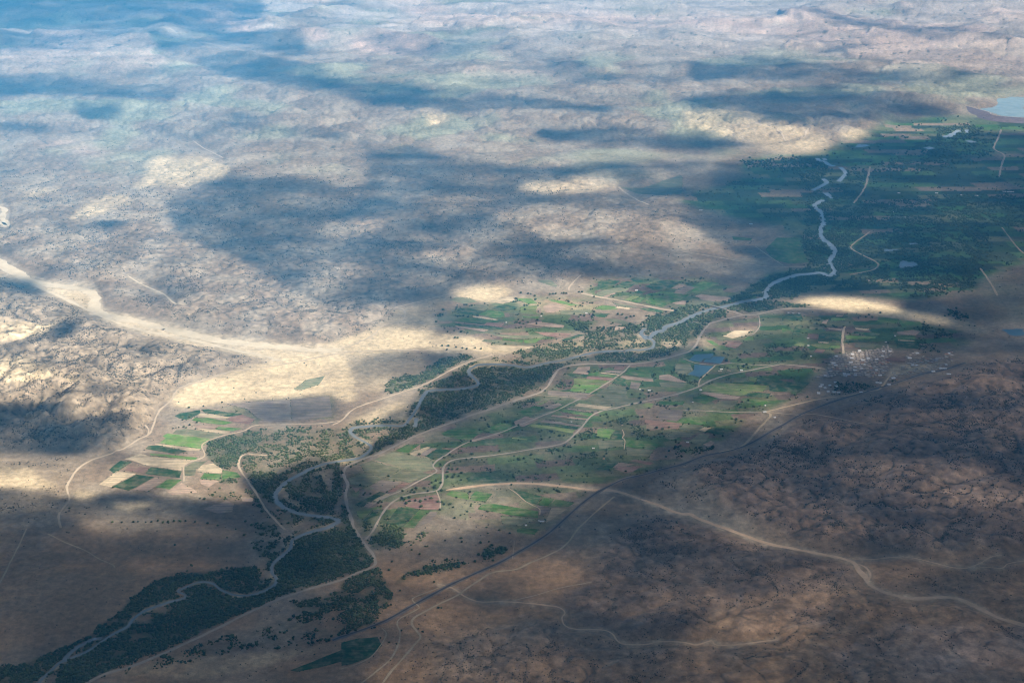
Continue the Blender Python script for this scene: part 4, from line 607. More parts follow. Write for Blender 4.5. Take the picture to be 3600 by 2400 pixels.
SINGLES = [  # (points, radius m, place)
 ('B 215,1010 300,1010 405,1025 495,1040 555,1054 670,1035 745,1052 280,1062', 8, 'loose row of round trees on the bright sandy flat'),
 ('B 130,680 250,768 290,815 380,800 480,815 565,825 395,895 430,897 1090,985', 9, 'trees strung along the edge of the oval fields'),
 ('B 200,740 240,740 285,740 320,740 375,740', 5, 'small trees in a line below the oval fields'),
 ('B 1300,278 1400,290 1435,295 1495,320 1230,358 1835,360 2055,465 2035,570 1860,668 1590,570 1785,805', 8, 'scattered trees in the sunlit fields'),
 ('B 1860,285 1890,285 1925,287 1780,292 1740,295 1700,298 2100,268 2140,272', 9, 'dark tree row above the sunlit fields'),
 ('C 150,335 480,575 540,580 600,628 655,605 700,600 950,310 1440,405 1490,398 1060,305 1100,305 410,695 545,720', 9, 'trees dotted among the fields by the broad straight road'),
 ('D 20,940 90,962 375,1055 410,1160 525,1130 660,1112 875,1125 965,1165 870,1205', 8, 'trees in the dry fields beside the curving valley road'),
 ('D 780,185 1240,190 810,385 690,390 1010,482 460,490 1060,232 1725,195 1600,465 1655,540 1770,540 1810,487 1880,515', 9, 'trees among the green strip fields'),
 ('D 1655,675 1775,655 1660,838 1740,850 1800,850 1320,855 1395,900 1355,920 1370,970 1290,945 2265,695 2100,700 2050,705 2150,705', 8, 'trees in the grove patches right of the valley road'),
 ('D 2125,1400 2165,1320 2250,1270 1300,1315 1305,1355 1270,1390 110,1440 165,1425 265,1375', 8, 'trees near the lower plough fields'),
 ('E 1330,460 1075,585 1270,640 1420,625 1500,588 1545,610 1800,580 1370,720 2185,540 1785,400', 8, 'trees by the junction of the two farm roads'),
 ('E 1490,730 1560,700 1640,680 1725,650 1800,640 1870,655 1935,655', 6, 'tree row along the inside of the road bend'),
 ('E 1480,780 1530,790 1600,790 1460,830 1560,860 1620,880 1660,840 1470,890 1540,900', 9, 'clump of big trees in the middle of the lower fields'),
 ('E 1310,945 1250,970 1300,1010 1375,975 1280,1040 1035,1050 980,1070 1010,1105 960,1100 1150,1050 1190,1090 845,1085', 8, 'round trees between the two lower roads'),
 ('E 835,1180 870,1200 945,1175 900,1260 940,1230 1020,1220 1090,1235 1160,1205 1240,1190 1330,1235 1390,1240 1420,1270 1100,1305', 9, 'round trees standing in the pink orchard'),
 ('E 530,1225 560,1240 510,1250 545,1300 1360,1345 1500,1270 1545,1310 1645,1420 1560,1460 1775,1100 1585,1175 1655,935', 8, 'trees around the dark green corner fields'),
 ('F 30,340 350,740 530,722 720,705 885,605 190,805 130,740 220,700 215,665', 7, 'trees beside the pinkish dry stream bed'),
 ('F 1310,520 1545,605 1765,622 945,510 980,515 810,500 460,390 1160,185 1065,225 1070,145 575,75 720,150', 8, 'trees above the dry stream bed'),
 ('t8 545,590 580,630 595,630 825,575 830,600 715,590 485,655 540,685 630,730 350,735 330,795 640,875 405,935 960,605 1000,500 1010,540 1090,520 1160,540 1040,625', 7, 'trees on the pale rough pasture above the railway'),
 ('t8 920,735 945,690 985,700 1110,640 1130,650 1050,680 780,760 730,770 660,780', 8, 'big trees in the row along the railway'),
 ('t8 220,990 230,1190 210,1195 415,1210 270,1260 330,1290 380,1300 560,1218 530,1197 670,1055 690,1053', 6, 'bushy trees at the lower bend of the railway'),
 ('t7 775,465 840,465 920,463 950,460 1005,465 1045,462 1090,455 1125,465 1160,465 1200,458 1240,458 1280,455', 7, 'dark tree line across the shaded dry plain'),
 ('t7 1345,462 1430,472 1500,487 1625,512 1690,460 1685,553 1565,570 1435,642 1205,622 1320,762 1290,800 480,368', 7, 'lone trees on the shaded dry plain'),
 ('t7 780,225 1025,250 1320,258 1380,300 1410,305 860,60', 7, 'trees below the left crop fields'),
 ('A 1340,500 1435,460 1430,330 1885,255 1630,310 1540,535 1440,570 1210,615 1250,605 1290,600 1360,595 1390,605 1520,620', 7, 'trees dotting the bright fields below the left hills'),
 ('G 590,100 670,130 825,125 1190,190 1185,260 1145,240 995,275 1000,255 905,355 1165,380 1165,350 1230,345 1380,320 1275,325 725,465 650,505', 9, 'trees around the blue farm ponds'),
 ('G 300,890 480,945 205,1190 40,1200 290,1470 205,1515 945,1310 800,1460 1300,820 1210,840 2110,775 1560,780', 9, 'trees in the fields below the village road')]
used = []
for s, r, place in SINGLES:
    p = P(s); order = np.argsort(p[:, 0]); w = ground(p)
    for n_, i in enumerate(order):
        rr = r * rng.uniform(.75, 1.2)
        tree(w[i, 0], w[i, 1], rr, rr * rng.uniform(1.0, 1.3), f'{NUM[n_]} from left, {place}', place)
        used.append(w[i])
nsingle = len(used)
# woods: sample the floor, then keep the nearest as single trees and the rest as one mass
def scatter(y0, y1, spacing, prob, jitter=1.0):
    out = []
    ys = np.arange(y0, y1, spacing)
    for yy in ys:
        hw = (yy * cp + ALT * sp) * 1176 / FPX * 1.08
        xs = np.arange(-hw, hw, spacing); out.append(np.stack([xs + rng.uniform(-.5, .5, len(xs)) * spacing * jitter, yy + rng.uniform(-.5, .5, len(xs)) * spacing * jitter], -1))
    q = np.vstack(out); vx, vy = survey(q[:, 0], q[:, 1])
    return q[rng.random(len(q)) < prob(q[:, 0], q[:, 1], vx, vy)]
block = np.maximum(np.maximum(waterm, roadm), np.maximum(fieldm * .92, 0))
woodb = blur(wood, 5); tm0 = ras(); fill(tm0, TOWN, 1, False)
def pwood(x, y, vx, vy):
    d = samp(woodb, vx, vy); n = fbm(x, y, 70, 3, 401); n2_ = fbm(x, y, 220, 2, 411)
    p_ = sstep(0, .35, d - .52 + .8 * n + .45 * n2_ + .20) * np.minimum(d * 1.3, 1) * (1 - .75 * sstep(.35, .8, samp(soilA, vx, vy)))
    p_ = np.maximum(p_, samp(farm, vx, vy) * sstep(.35, .6, n + .8 * n2_) * .22)
    return p_ * (nearest(waterm, vx, vy) < .5) * (nearest(roadm, vx, vy) < .5) * (nearest(tm0, vx, vy) < .5) * (1 - .93 * nearest(fieldm, vx, vy))
Q = np.vstack([scatter(3900, 6200, 7.5, pwood), scatter(6200, 9000, 9.5, pwood), scatter(9000, 13000, 14, pwood), scatter(13000, 17500, 24, pwood)])
size = np.where(Q[:, 1] < 9000, 2.6 + 6.2 * rng.random(len(Q)) ** 2, np.where(Q[:, 1] < 13000, rng.uniform(6, 10, len(Q)), rng.uniform(9, 15, len(Q))))
vx, vy = survey(Q[:, 0], Q[:, 1])
inframe = (vx > 5) & (vx < 2347) & (vy > 0) & (vy < 1560)
score = size * FPX / np.hypot(Q[:, 1], ALT) * inframe
nmore = max(0, 298 - nsingle)
pick = np.argsort(-score)[:nmore]; keep = np.ones(len(Q), bool); keep[pick] = False
for i in pick:
    wv = vx[i]
    lab, grp = ('dark round-crowned tree packed into the river wood at the bottom left', 'river wood at the bottom left') if wv < 800 else ('dark tree in the wood between the levee road and the railway', 'wood between road and railway')
    tree(Q[i, 0], Q[i, 1], size[i], size[i] * 1.2, lab, grp)
print('trees', len(Q), 'single', nsingle)

def point_mass(name, pts, sc, zs, mat, seed, flatness, label, sub=2, rough=.3):
    me = bpy.data.meshes.new(name); me.vertices.add(len(pts)); me.vertices.foreach_set('co', np.concatenate([pts, zs[:, None]], 1).astype(np.float32).ravel())
    a_ = me.attributes.new('size', 'FLOAT', 'POINT'); a_.data.foreach_set('value', sc.astype(np.float32))
    me.materials.append(mat); o = link(name, me, None, kind='stuff', label=label)
    t = bpy.data.node_groups.new(name + '_nodes', 'GeometryNodeTree')
    t.interface.new_socket('Geometry', in_out='INPUT', socket_type='NodeSocketGeometry'); t.interface.new_socket('Geometry', in_out='OUTPUT', socket_type='NodeSocketGeometry')
    N = t.nodes.new; L = t.links.new
    gi, go = N('NodeGroupInput'), N('NodeGroupOutput'); join = N('GeometryNodeJoinGeometry'); rr = random.Random(seed)
    for i in range(4):
        ico = N('GeometryNodeMeshIcoSphere'); ico.inputs['Subdivisions'].default_value = sub; ico.inputs['Radius'].default_value = .78 if i == 0 else rr.uniform(.42, .58)
        tr = N('GeometryNodeTransform'); a2 = rr.uniform(0, 6.28); d_ = 0 if i == 0 else rr.uniform(.35, .6)
        tr.inputs['Translation'].default_value = (d_ * math.cos(a2), d_ * math.sin(a2), .5 * flatness + (rr.uniform(0, .35) if i else 0)); tr.inputs['Scale'].default_value = (1, 1, flatness)
        L(ico.outputs[0], tr.inputs[0]); L(tr.outputs[0], join.inputs[0])
    sp_ = N('GeometryNodeSetPosition'); nz = N('ShaderNodeTexNoise'); nz.inputs['Scale'].default_value = 2.7; nz.inputs['Detail'].default_value = 3
    vm = N('ShaderNodeVectorMath'); vm.operation = 'SUBTRACT'; vm.inputs[1].default_value = (.5, .5, .5); L(nz.outputs['Color'], vm.inputs[0])
    vm2 = N('ShaderNodeVectorMath'); vm2.operation = 'SCALE'; vm2.inputs['Scale'].default_value = rough * 3; L(vm.outputs[0], vm2.inputs[0]); L(vm2.outputs[0], sp_.inputs['Offset'])
    L(join.outputs[0], sp_.inputs['Geometry'])
    sm = N('GeometryNodeSetMaterial'); sm.inputs['Material'].default_value = mat; L(sp_.outputs[0], sm.inputs[0])
    ip = N('GeometryNodeInstanceOnPoints'); L(gi.outputs[0], ip.inputs['Points']); L(sm.outputs[0], ip.inputs['Instance'])
    na = N('GeometryNodeInputNamedAttribute'); na.data_type = 'FLOAT'; na.inputs['Name'].default_value = 'size'; L(na.outputs[0], ip.inputs['Scale'])
    rv = N('FunctionNodeRandomValue'); rv.data_type = 'FLOAT_VECTOR'; rv.inputs[1].default_value = (.25, .25, 6.28); L(rv.outputs[0], ip.inputs['Rotation'])
    L(ip.outputs[0], go.inputs[0]); md = o.modifiers.new('scatter', 'NODES'); md.node_group = t; return o
nearm = keep & (Q[:, 1] < 6200)
for i, msk in enumerate((keep & (rng.random(len(Q)) < .5),)):
    point_mass('woodland', Q[msk], size[msk], np.zeros(msk.sum()), LEAF, 5, .95, 'dark green mass of trees filling the valley woods')
msk2 = keep & ~msk
point_mass('undergrowth_wood', Q[msk2], size[msk2] * .85, np.zeros(msk2.sum()), LEAF, 9, .8, 'lower tree cover mixed into the valley woods')
hp_pts = []
for kx, L in FIELDS.items():
    for s in L:
        w = ground(P(s))
        for i in range(len(w)):
            if rng.random() < .38:
                a, b = w[i], w[(i + 1) % len(w)]; n_ = int(np.linalg.norm(b - a) / 7); t = np.sort(rng.random(n_)) if n_ else np.zeros(0); t = t[rng.random(n_) < rng.uniform(.25, .9)]
                hp_pts.append(a + (b - a) * t[:, None] + rng.normal(0, 2, (len(t), 2)))
HP = np.vstack(hp_pts); hx, hy = survey(HP[:, 0], HP[:, 1]); HP = HP[(nearest(roadm, hx, hy) < .5) & (nearest(waterm, hx, hy) < .5)]
point_mass('hedge_growth', HP, 1.2 + 2.6 * rng.random(len(HP)) ** 2, np.zeros(len(HP)), LEAF, 13, .8, 'thin hedges and bushes along the edges of the crop fields')
# scrub on the hills and plains
def pbush(x, y, vx, vy):
    A = samp(relief, vx, vy); hl_, hp_ = samp(hillL, vx, vy), samp(hillP, vx, vy); F = samp(flat, vx, vy)
    n = fbm(x, y, 130, 3, 501); n2_ = fbm(x, y, 600, 3, 511)
    up = sstep(1200, 700, vy) * (vx < 1300)
    base = .05 + .55 * hl_ + .42 * hp_ + .55 * up * (1 - F) + .05 * (1 - F)
    lw = np.maximum(sstep(.35, .12, gullies(x + 40 * fbm(x, y, 260, 2, 47), y + 40 * fbm(x, y, 260, 2, 49), 150, 3, 31)), sstep(.3, .1, gullies(x + 120 * fbm(x, y, 900, 2, 41), y + 120 * fbm(x, y, 900, 2, 43), 480, 4, 21)))
    p_ = base * (.10 + 2.2 * sstep(-.05, .45, n + .7 * n2_)) * sstep(14500, 9800, y) * (.4 + 2.8 * lw * (1 - F)) 
    p_ = p_ * (1 - .75 * samp(soilA, vx, vy)) * (1 - fieldm[np.clip(((vy + MY) / CELL).astype(int), 0, RH - 1), np.clip(((vx + MX) / CELL).astype(int), 0, RW - 1)])
    return p_ * (nearest(waterm, vx, vy) < .5) * (nearest(roadm, vx, vy) < .5) * (nearest(washm, vx, vy) < .5)
B = np.vstack([scatter(3900, 6200, 9, pbush), scatter(6200, 9500, 11.5, pbush), scatter(9500, 14500, 19, pbush)])
bs = np.where(B[:, 1] < 6200, 1.2 + 2.6 * rng.random(len(B)) ** 2, np.where(B[:, 1] < 9500, 1.4 + 4.2 * rng.random(len(B)) ** 2, 2.2 + 4.5 * rng.random(len(B)) ** 2))
bvx, bvy = survey(B[:, 0], B[:, 1]); bh, _ = height(B[:, 0], B[:, 1], bvx, bvy)
print('bushes', len(B))
point_mass('scrub', B, bs, bh - .3, LEAF2, 3, .75, 'dark desert scrub dotted over the hills and plain', 2)

# ------------------------------------------------------------------ houses
def plain(name, col, var=.15): k = NT(name); oi = k.n('ShaderNodeObjectInfo'); k.bsdf(k.scale(k.rgb(col), k.math('MULTIPLY', k.rng(oi.outputs['Random'], 0, 1, 1 - var, 1 + var), k.rng(k.noise(.6, 3), .3, .7, .85, 1.1))), .8, .3); return k.m
HM = {'white': plain('white_plaster', (.78, .76, .72), .1), 'grey': plain('grey_block', (.44, .38, .33), .4), 'clay': plain('clay_roof', (.42, .22, .14), .2), 'tanw': plain('tan_plaster', (.42, .35, .27), .25), 'glass': plain('dark_glass', (.03, .04, .05), .1), 'tin': plain('pale_tin_roof', (.70, .71, .72), .12)}
def house_meshes(gable):
    w = bmesh.new(); box(w, (0, 0, .5), 1, 1, 1); wm_ = bpy.data.meshes.new('wall'); w.to_mesh(wm_); w.free()
    r = bmesh.new()
    if gable:
        pts = [(-.56, -.58, 1.0), (.56, -.58, 1.0), (.56, .58, 1.0), (-.56, .58, 1.0), (-.56, 0, 1.45), (.56, 0, 1.45)]
        vv = [r.verts.new(p_) for p_ in pts]
        for f_ in ((0, 1, 5, 4), (2, 3, 4, 5), (0, 4, 3), (1, 2, 5), (3, 2, 1, 0)): r.faces.new([vv[i] for i in f_])
    else:
        box(r, (0, 0, 1.04), 1.06, 1.06, .07)
        for sx, sy, a_, b_ in ((0, .5, 1.04, .05), (0, -.5, 1.04, .05), (.5, 0, .05, .95), (-.5, 0, .05, .95)): box(r, (sx, sy, 1.12), a_, b_, .1)
    rm = bpy.data.meshes.new('roof'); r.to_mesh(rm); r.free(); return wm_, rm
HMESH = {}
def house(x, y, sx, sy, h, rz, wm_, rm, gable, label, group=None, openings=False):
    key = (wm_, rm, gable)
    if key not in HMESH:
        a_, b_ = house_meshes(gable); a_.materials.append(HM[wm_]); b_.materials.append(HM[rm]); HMESH[key] = (a_, b_)
    t = link('house', None, label=label, category='house'); t.location = (x, y, 0); t.rotation_euler = (0, 0, rz); t.scale = (sx, sy, h)
    if group: t['group'] = group
    link('wall', HMESH[key][0], None, t); link('roof', HMESH[key][1], None, t)
    if openings:
        for i in range(4):
            b_ = bmesh.new(); box(b_, (-.36 + .24 * i, -.505, .58 if i != 1 else .36), .1, .02, .34 if i != 1 else .7); bm_obj('window' if i != 1 else 'door', b_, HM['glass'], t)
FARM = [('F 608,1306', 22, 9, 'white', 'tin', 'long white farmhouse beside the green field and railway'), ('F 565,1300', 8, 7, 'white', 'tin', 'small white shed left of the long white farmhouse'), ('F 388,1360', 10, 8, 'white', 'tin', 'small white hut by the pale yard below the dark field'), ('F 1318,300', 14, 9, 'tanw', 'tin', 'pale house in the clearing of the grove'), ('F 1460,445', 12, 7, 'tanw', 'clay', 'tan house by the pale clearing above the dark green field'),
 ('D 1893,482', 18, 9, 'white', 'tin', 'white roofed house by the tree row in the middle of the valley'), ('D 1762,468', 8, 6, 'white', 'tin', 'tiny white hut left of the white roofed house'), ('D 818,917', 8, 7, 'white', 'tin', 'single white hut standing in the dark green strip field'), ('D 1975,1112', 9, 7, 'white', 'tin', 'white hut at the lower edge of the thicket'), ('D 1520,960', 8, 6, 'tanw', 'grey', 'tan hut hidden in the round grove'),
 ('G 640,672', 16, 10, 'white', 'tin', 'white house at the corner of the pale green field'), ('G 925,386', 18, 8, 'white', 'tin', 'white building just right of the lowest pond'), ('G 905,412', 22, 7, 'tanw', 'grey', 'long tan shed beneath the white building by the ponds'), ('G 1030,410', 24, 7, 'tanw', 'grey', 'long tan shed beside the dark grove by the ponds'), ('G 1200,402', 16, 10, 'white', 'tin', 'white house beside the valley road right of the ponds'), ('G 460,1392', 15, 10, 'white', 'tin', 'white house in the pink yard below the grey green field'), ('G 530,845', 9, 7, 'tanw', 'tin', 'pale hut left of the hedge among the green fields'), ('G 1520,975', 20, 14, 'tanw', 'tin', 'pale building at the crossroads below the village'), ('G 1660,1050', 12, 7, 'white', 'tin', 'white hut just below the crossroads'), ('G 1530,885', 8, 6, 'white', 'tin', 'white hut above the crossroads'), ('G 2260,715', 12, 8, 'tanw', 'tin', 'pale house below the village on the left'),
 ('B 1578,596', 10, 8, 'white', 'tin', 'white hut in the middle of the sunlit fields'), ('B 2200,555', 16, 7, 'white', 'tin', 'white shed at the right of the sunlit fields'), ('B 1095,683', 10, 7, 'white', 'tin', 'white hut beside the red field'), ('B 668,155', 10, 8, 'white', 'tin', 'white hut at the edge of the scrub plain'), ('C 735,240', 20, 9, 'white', 'tin', 'white shed in the far dark green fields'), ('H 150,205', 16, 8, 'white', 'tin', 'leftmost white shed above the green fields by the village'), ('H 235,208', 14, 7, 'white', 'tin', 'second white shed above the green fields by the village'), ('H 85,197', 14, 7, 'white', 'tin', 'white shed at the very left above the village fields'), ('H 355,547', 14, 10, 'white', 'tin', 'white hut beside the small red field'), ('H 360,650', 13, 9, 'white', 'tin', 'white hut in the yellow green field'), ('H 395,797', 12, 9, 'white', 'tin', 'white hut among dark trees left of the village'), ('H 1555,515', 9, 12, 'white', 'tin', 'white tower-like hut right of the village fields'), ('H 1435,600', 20, 9, 'grey', 'tin', 'pale shed at the top end of the village'), ('H 2295,1042', 26, 14, 'white', 'tin', 'white house alone on the dark hillside right of the village'),
 ('t3 2225,1322', 50, 14, 'white', 'tin', 'long white greenhouse at the far right'), ('t3 2265,1323', 44, 14, 'white', 'tin', 'second long white greenhouse at the far right'), ('t3 1437,1410', 50, 22, 'tanw', 'clay', 'orange roofed building in the far groves'), ('t3 1750,1332', 24, 18, 'white', 'tin', 'white house in the far groves'), ('t3 1925,1345', 26, 16, 'white', 'tin', 'white house right of the far groves'), ('t3 2025,1350', 28, 16, 'white', 'tin', 'white house beneath the far greenhouses'), ('t3 125,1450', 26, 16, 'white', 'tin', 'white building at the left edge of the far green plain'), ('t3 1540,1500', 24, 16, 'white', 'tin', 'white house beside the lane in the far groves'), ('t3 1450,1462', 24, 14, 'white', 'tin', 'white house below the orange roofed building'), ('t3 1490,1332', 22, 14, 'white', 'tin', 'small white house at the top of the far groves'), ('t3 470,1545', 26, 14, 'white', 'tin', 'white shed on the far green plain')]
for i, (s, sx, sy, wm_, rm, lab) in enumerate(FARM):
    w = ground(P(s))[0]; house(w[0], w[1], sx, sy, 4.2, rng.uniform(-.35, .35), wm_, rm, i % 3 != 1, lab, None, i < 8)
WROWS = [('lowest row of white roofs in the village', 'H 500,1305 525,1215 550,1190 590,1232 635,1285 655,1200 745,1210 775,1297 715,1290 1085,1292'), ('second row up of white roofs in the village', 'H 590,1063 730,1155 870,1070 910,1052 855,1040 1010,1055 1285,1030 1345,1062 1310,1160 1355,1165 1470,1190 1535,1100'), ('middle row of white roofs in the village', 'H 735,922 1000,945 1000,990 945,885 1125,912 1090,965 1295,988 1390,1003 705,895'), ('upper row of white roofs in the village', 'H 745,795 965,770 955,827 1110,848 1300,838 1185,830 1380,792 1485,733 1395,730 1065,722'), ('white roofs scattered right of the village', 'H 1755,822 1800,915 1850,920 1860,757 2300,760 2260,912 2185,965 2240,965 2080,1010 1530,1098')]
for rowname, s in WROWS:
    p = P(s); w = ground(p)
    for n_, i in enumerate(np.argsort(p[:, 0])):
        house(w[i, 0], w[i, 1], rng.uniform(14, 24), rng.uniform(11, 16), rng.uniform(4, 6.5), rng.uniform(-.2, .2), 'white', 'tin', rng.random() < .5, f'{NUM[n_]} from left in the {rowname}', rowname)
twn = ground(TOWN); cnt = 0; tm = ras(); fill(tm, TOWN, 1, False)
x0, y0 = twn.min(0); x1, y1 = twn.max(0); cand = []
for gx in np.arange(x0, x1, 22):
    for gy in np.arange(y0, y1, 30): cand.append((gx + rng.uniform(-6, 6) + .12 * (gy - y0), gy + rng.uniform(-6, 6)))
cand = np.array(cand); rng.shuffle(cand); tvx, tvy = survey(cand[:, 0], cand[:, 1])
cand = cand[(nearest(tm, tvx, tvy) > .5) & (nearest(roadm, tvx, tvy) < .5)]; cand = cand[np.argsort(cand[:, 1])]; more = cand[150:]; cand = cand[:150]
T2 = P('H 1690,770 1860,720 2050,830 2352,690 2352,900 2150,980 1900,1015 1560,1130 1490,1150 1480,1040 1600,960 1750,880'); t2 = ras(); fill(t2, T2, 1, False); w2 = ground(T2); c2_ = rng.random((2200, 2)) * (w2.max(0) - w2.min(0)) + w2.min(0); s2 = survey(c2_[:, 0], c2_[:, 1]); c2_ = c2_[(nearest(t2, *s2) > .5) & (nearest(wood, *s2) < .3)]; cand = np.vstack([cand, c2_[:42]]); more = np.vstack([more, c2_[42:110]])
VAR = [('grey', 'grey', False, 'small grey flat-roofed house in the village'), ('tanw', 'grey', False, 'small tan house with grey flat roof in the village'), ('tanw', 'clay', True, 'small house with a clay red roof in the village'), ('tanw', 'tanw', False, 'small sand-coloured flat house in the village')]
for x, y in cand:
    a_ = VAR[rng.choice(4, p=[.45, .25, .12, .18])]
    vx_, vy_ = survey(x, y); zone = 'sandy flat right' if nearest(t2, np.array([vx_]), np.array([vy_]))[0] > .5 else ('far left ' if vx_ < 1925 else 'left ' if vx_ < 1955 else 'middle ' if vx_ < 1985 else 'right ' if vx_ < 2015 else 'far right ') + ('upper' if vy_ < 828 else 'middle' if vy_ < 848 else 'lower'); sx_, sy_ = rng.uniform(11, 24), rng.uniform(9, 16)
    house(x, y, sx_, sy_, rng.uniform(3, 6.5), .12 + rng.uniform(-.1, .1), a_[0], a_[1], a_[2], ('long ' if sx_ > 1.5 * sy_ else '') + a_[3] + ', ' + zone + ' part', 'houses packed into the village')
bm = bmesh.new()
for x, y in more:
    hh = rng.uniform(3, 6); box(bm, (x, y, hh / 2), rng.uniform(9, 19), rng.uniform(8, 13), hh, .12 + rng.uniform(-.1, .1))
bm_obj('village_houses', bm, HM['grey'], None, kind='stuff', label='mass of grey houses at the far side of the village')
print('town houses', len(cand))

# ------------------------------------------------------------------ cloud layer (above the aircraft) whose gaps light the valley
shade = ras(.06)
SH = [('V 0,1165 200,1135 420,1140 560,1160 640,1075 720,1050 800,1062 900,990 1000,960 1100,905 1250,840 1350,800 1560,800 1640,725 1800,712 2352,730 2352,1568 0,1568', .80),
 ('V 840,1060 1000,970 1250,850 1400,810 1560,820 1640,740 1850,730 1900,900 1700,1000 1300,1150 950,1250 850,1200', .51),
 ('V 0,1290 500,1280 800,1400 900,1568 0,1568', .92), ('V 1900,1380 2352,1200 2352,1568 1700,1568', .91), ('V 1500,1000 2352,830 2352,1250 1900,1200 1500,1150', .83),  # cloud thickened over the lower corners to imitate lens vignetting
 ('V 1560,400 1700,365 1900,350 2000,320 2352,280 2352,690 2100,690 1850,675 1700,700 1620,640 1750,600 1640,560 1560,500', .75),
 ('V 370,460 520,405 700,415 900,440 1100,490 1250,550 1500,560 1740,600 1620,640 1300,640 1080,650 960,690 800,715 700,700 620,640 530,590 400,545', .61),
 ('V 840,380 1000,365 1200,390 1400,375 1620,370 1640,420 1560,500 1300,470 1100,500 900,470 840,430', .6),
 ('V 1180,435 1400,402 1420,430 1460,440 1380,455 1200,445', .05), ('V 700,540 830,505 900,520 780,560', .25), ('V 960,580 1100,565 1080,600 1000,605', .05), ('V 690,640 800,610 850,635 740,660', .2),
 ('V 980,720 1100,700 1250,720 1450,720 1480,760 1330,770 1200,745 1000,770', .3), ('V 1440,660 1650,640 1700,690 1550,700', .6),
 ('V 2060,685 2352,675 2352,765 2200,752 2085,722', .8), ('V 1830,690 1920,680 2050,690 2080,715 1990,712 1850,705', 0), ('V 2080,712 2150,725 2200,745 2120,732', .3), ('V 1985,640 2060,645 2060,655 1985,652', .2), ('V 1660,755 1735,750 1720,775 1640,800 1620,790', .05), ('V 1830,785 1935,795 1930,806 1830,800', .1), ('V 1940,755 1950,800 1945,825 1935,800', .2), ('V 1930,805 1970,800 2000,810 1960,830', .2), ('V 2070,775 2210,780 2210,785 2070,782', .3), ('V 1700,700 1790,690 1790,735 1700,750', .5),
 ('V 1400,790 1500,770 1640,765 1640,790 1500,810 1420,805', .1), ('V 1130,800 1400,770 1480,780 1350,810 1180,830', .2),
 ('t4 0,280 100,320 380,460 250,480 0,500', .85), ('t4 340,580 400,570 430,610 370,625', .85), ('t4 0,880 60,820 250,790 330,740 480,670 500,740 420,790 300,800 100,870', .85), ('t4 0,1270 200,1270 500,1330 850,1330 1000,1420 800,1520 500,1568 0,1568', .78), ('t4 340,1110 420,1180 330,1230', .6), ('t4 560,1180 660,1150 640,1250 560,1240', .4), ('t4 800,1420 1000,1380 1030,1420 900,1480', .45),
 ('t4 1700,1220 2352,1130 2352,1290 1900,1360 1750,1310', .42), ('V 870,965 950,905 1080,850 1095,832 1250,832 1380,790 1300,850 1100,930 1000,985 900,1010', .62), ('t5 60,950 300,860 900,840 900,880 600,990 300,1050 80,1120', .42), ('t5 640,450 760,420 700,640 560,700 250,690 380,570', .5),
 ('t7 0,400 400,420 600,480 1000,520 1800,560 1800,760 1000,800 0,900', .80), ('t7 500,330 750,330 800,400 1200,380 1400,290 1700,330 1600,560 700,560 400,420', .72), ('t7 560,440 800,440 780,500 600,520', .45), ('t7 780,290 1060,300 1060,350 800,380', .35), ('t7 0,80 230,80 380,200 100,230 0,200', .25), ('t7 0,230 380,220 400,400 0,420', .72), ('t7 520,240 680,250 640,300 540,310', .25), ('t7 1650,130 2050,170 2000,330 1780,320', .72),
 ('t7 600,40 860,60 760,140 640,130', .35), ('t7 1050,60 1260,110 1250,190 1000,240 900,180', .45),
 ('V 0,40 300,50 480,70 700,90 700,130 400,110 0,90', .7), ('V 0,170 200,190 400,215 380,245 250,225 0,235', .8), ('V 330,300 440,312 520,272 600,290 560,305 400,325', .75), ('V 160,240 280,250 260,290 180,275', .6), ('V 560,290 800,310 780,325 600,305', .7),
 ('V 450,145 640,150 800,190 1000,215 1130,225 1250,240 1430,250 1400,270 1200,260 1000,265 800,240 600,205 450,165', .8), ('V 800,330 1000,345 980,372 850,368', .7), ('V 1220,300 1400,300 1560,310 1750,330 1600,352 1400,337 1230,322', .8), ('V 0,285 110,292 110,302 0,300', .8), ('V 0,385 40,388 30,402 0,400', .8), ('V 225,515 290,515 280,530 230,530', .7),
 ('V 1560,150 1800,140 2000,180 2250,180 2200,200 1900,200 1600,190', .6), ('V 1560,235 1900,205 2100,235 2200,262 2000,285 1800,290 1600,270', .72), ('V 1790,40 2100,60 2300,100 2352,90 2352,130 2000,95', .55), ('V 800,100 1000,95 1200,110 1150,130 900,130', .5), ('V 1230,140 1400,170 1560,190 1400,200 1250,180', .6), ('V 0,-100 620,-100 600,50 480,75 300,60 0,60', .85), ('V 0,60 250,62 500,90 480,130 250,120 0,150', .55), ('V 1800,90 2000,110 1900,120 1800,105', .6), ('V 1750,290 1900,300 1880,350 1750,340', .05)]
for s, v in SH:
    p = P(s); fill(shade, p, v * .85 if p[:, 1].mean() < 400 and p[:, 0].mean() < 1750 else v)
shade = blur(shade, 9, 6)
cvx = np.arange(-236, 2590, 11.0); cvy = np.concatenate([np.arange(-80, 400, 5.0), np.arange(400, 1690, 9.0)])
CVX, CVY = np.meshgrid(cvx, cvy); G = ground(np.stack([CVX, CVY], -1)); gx, gy = G[..., 0], G[..., 1]
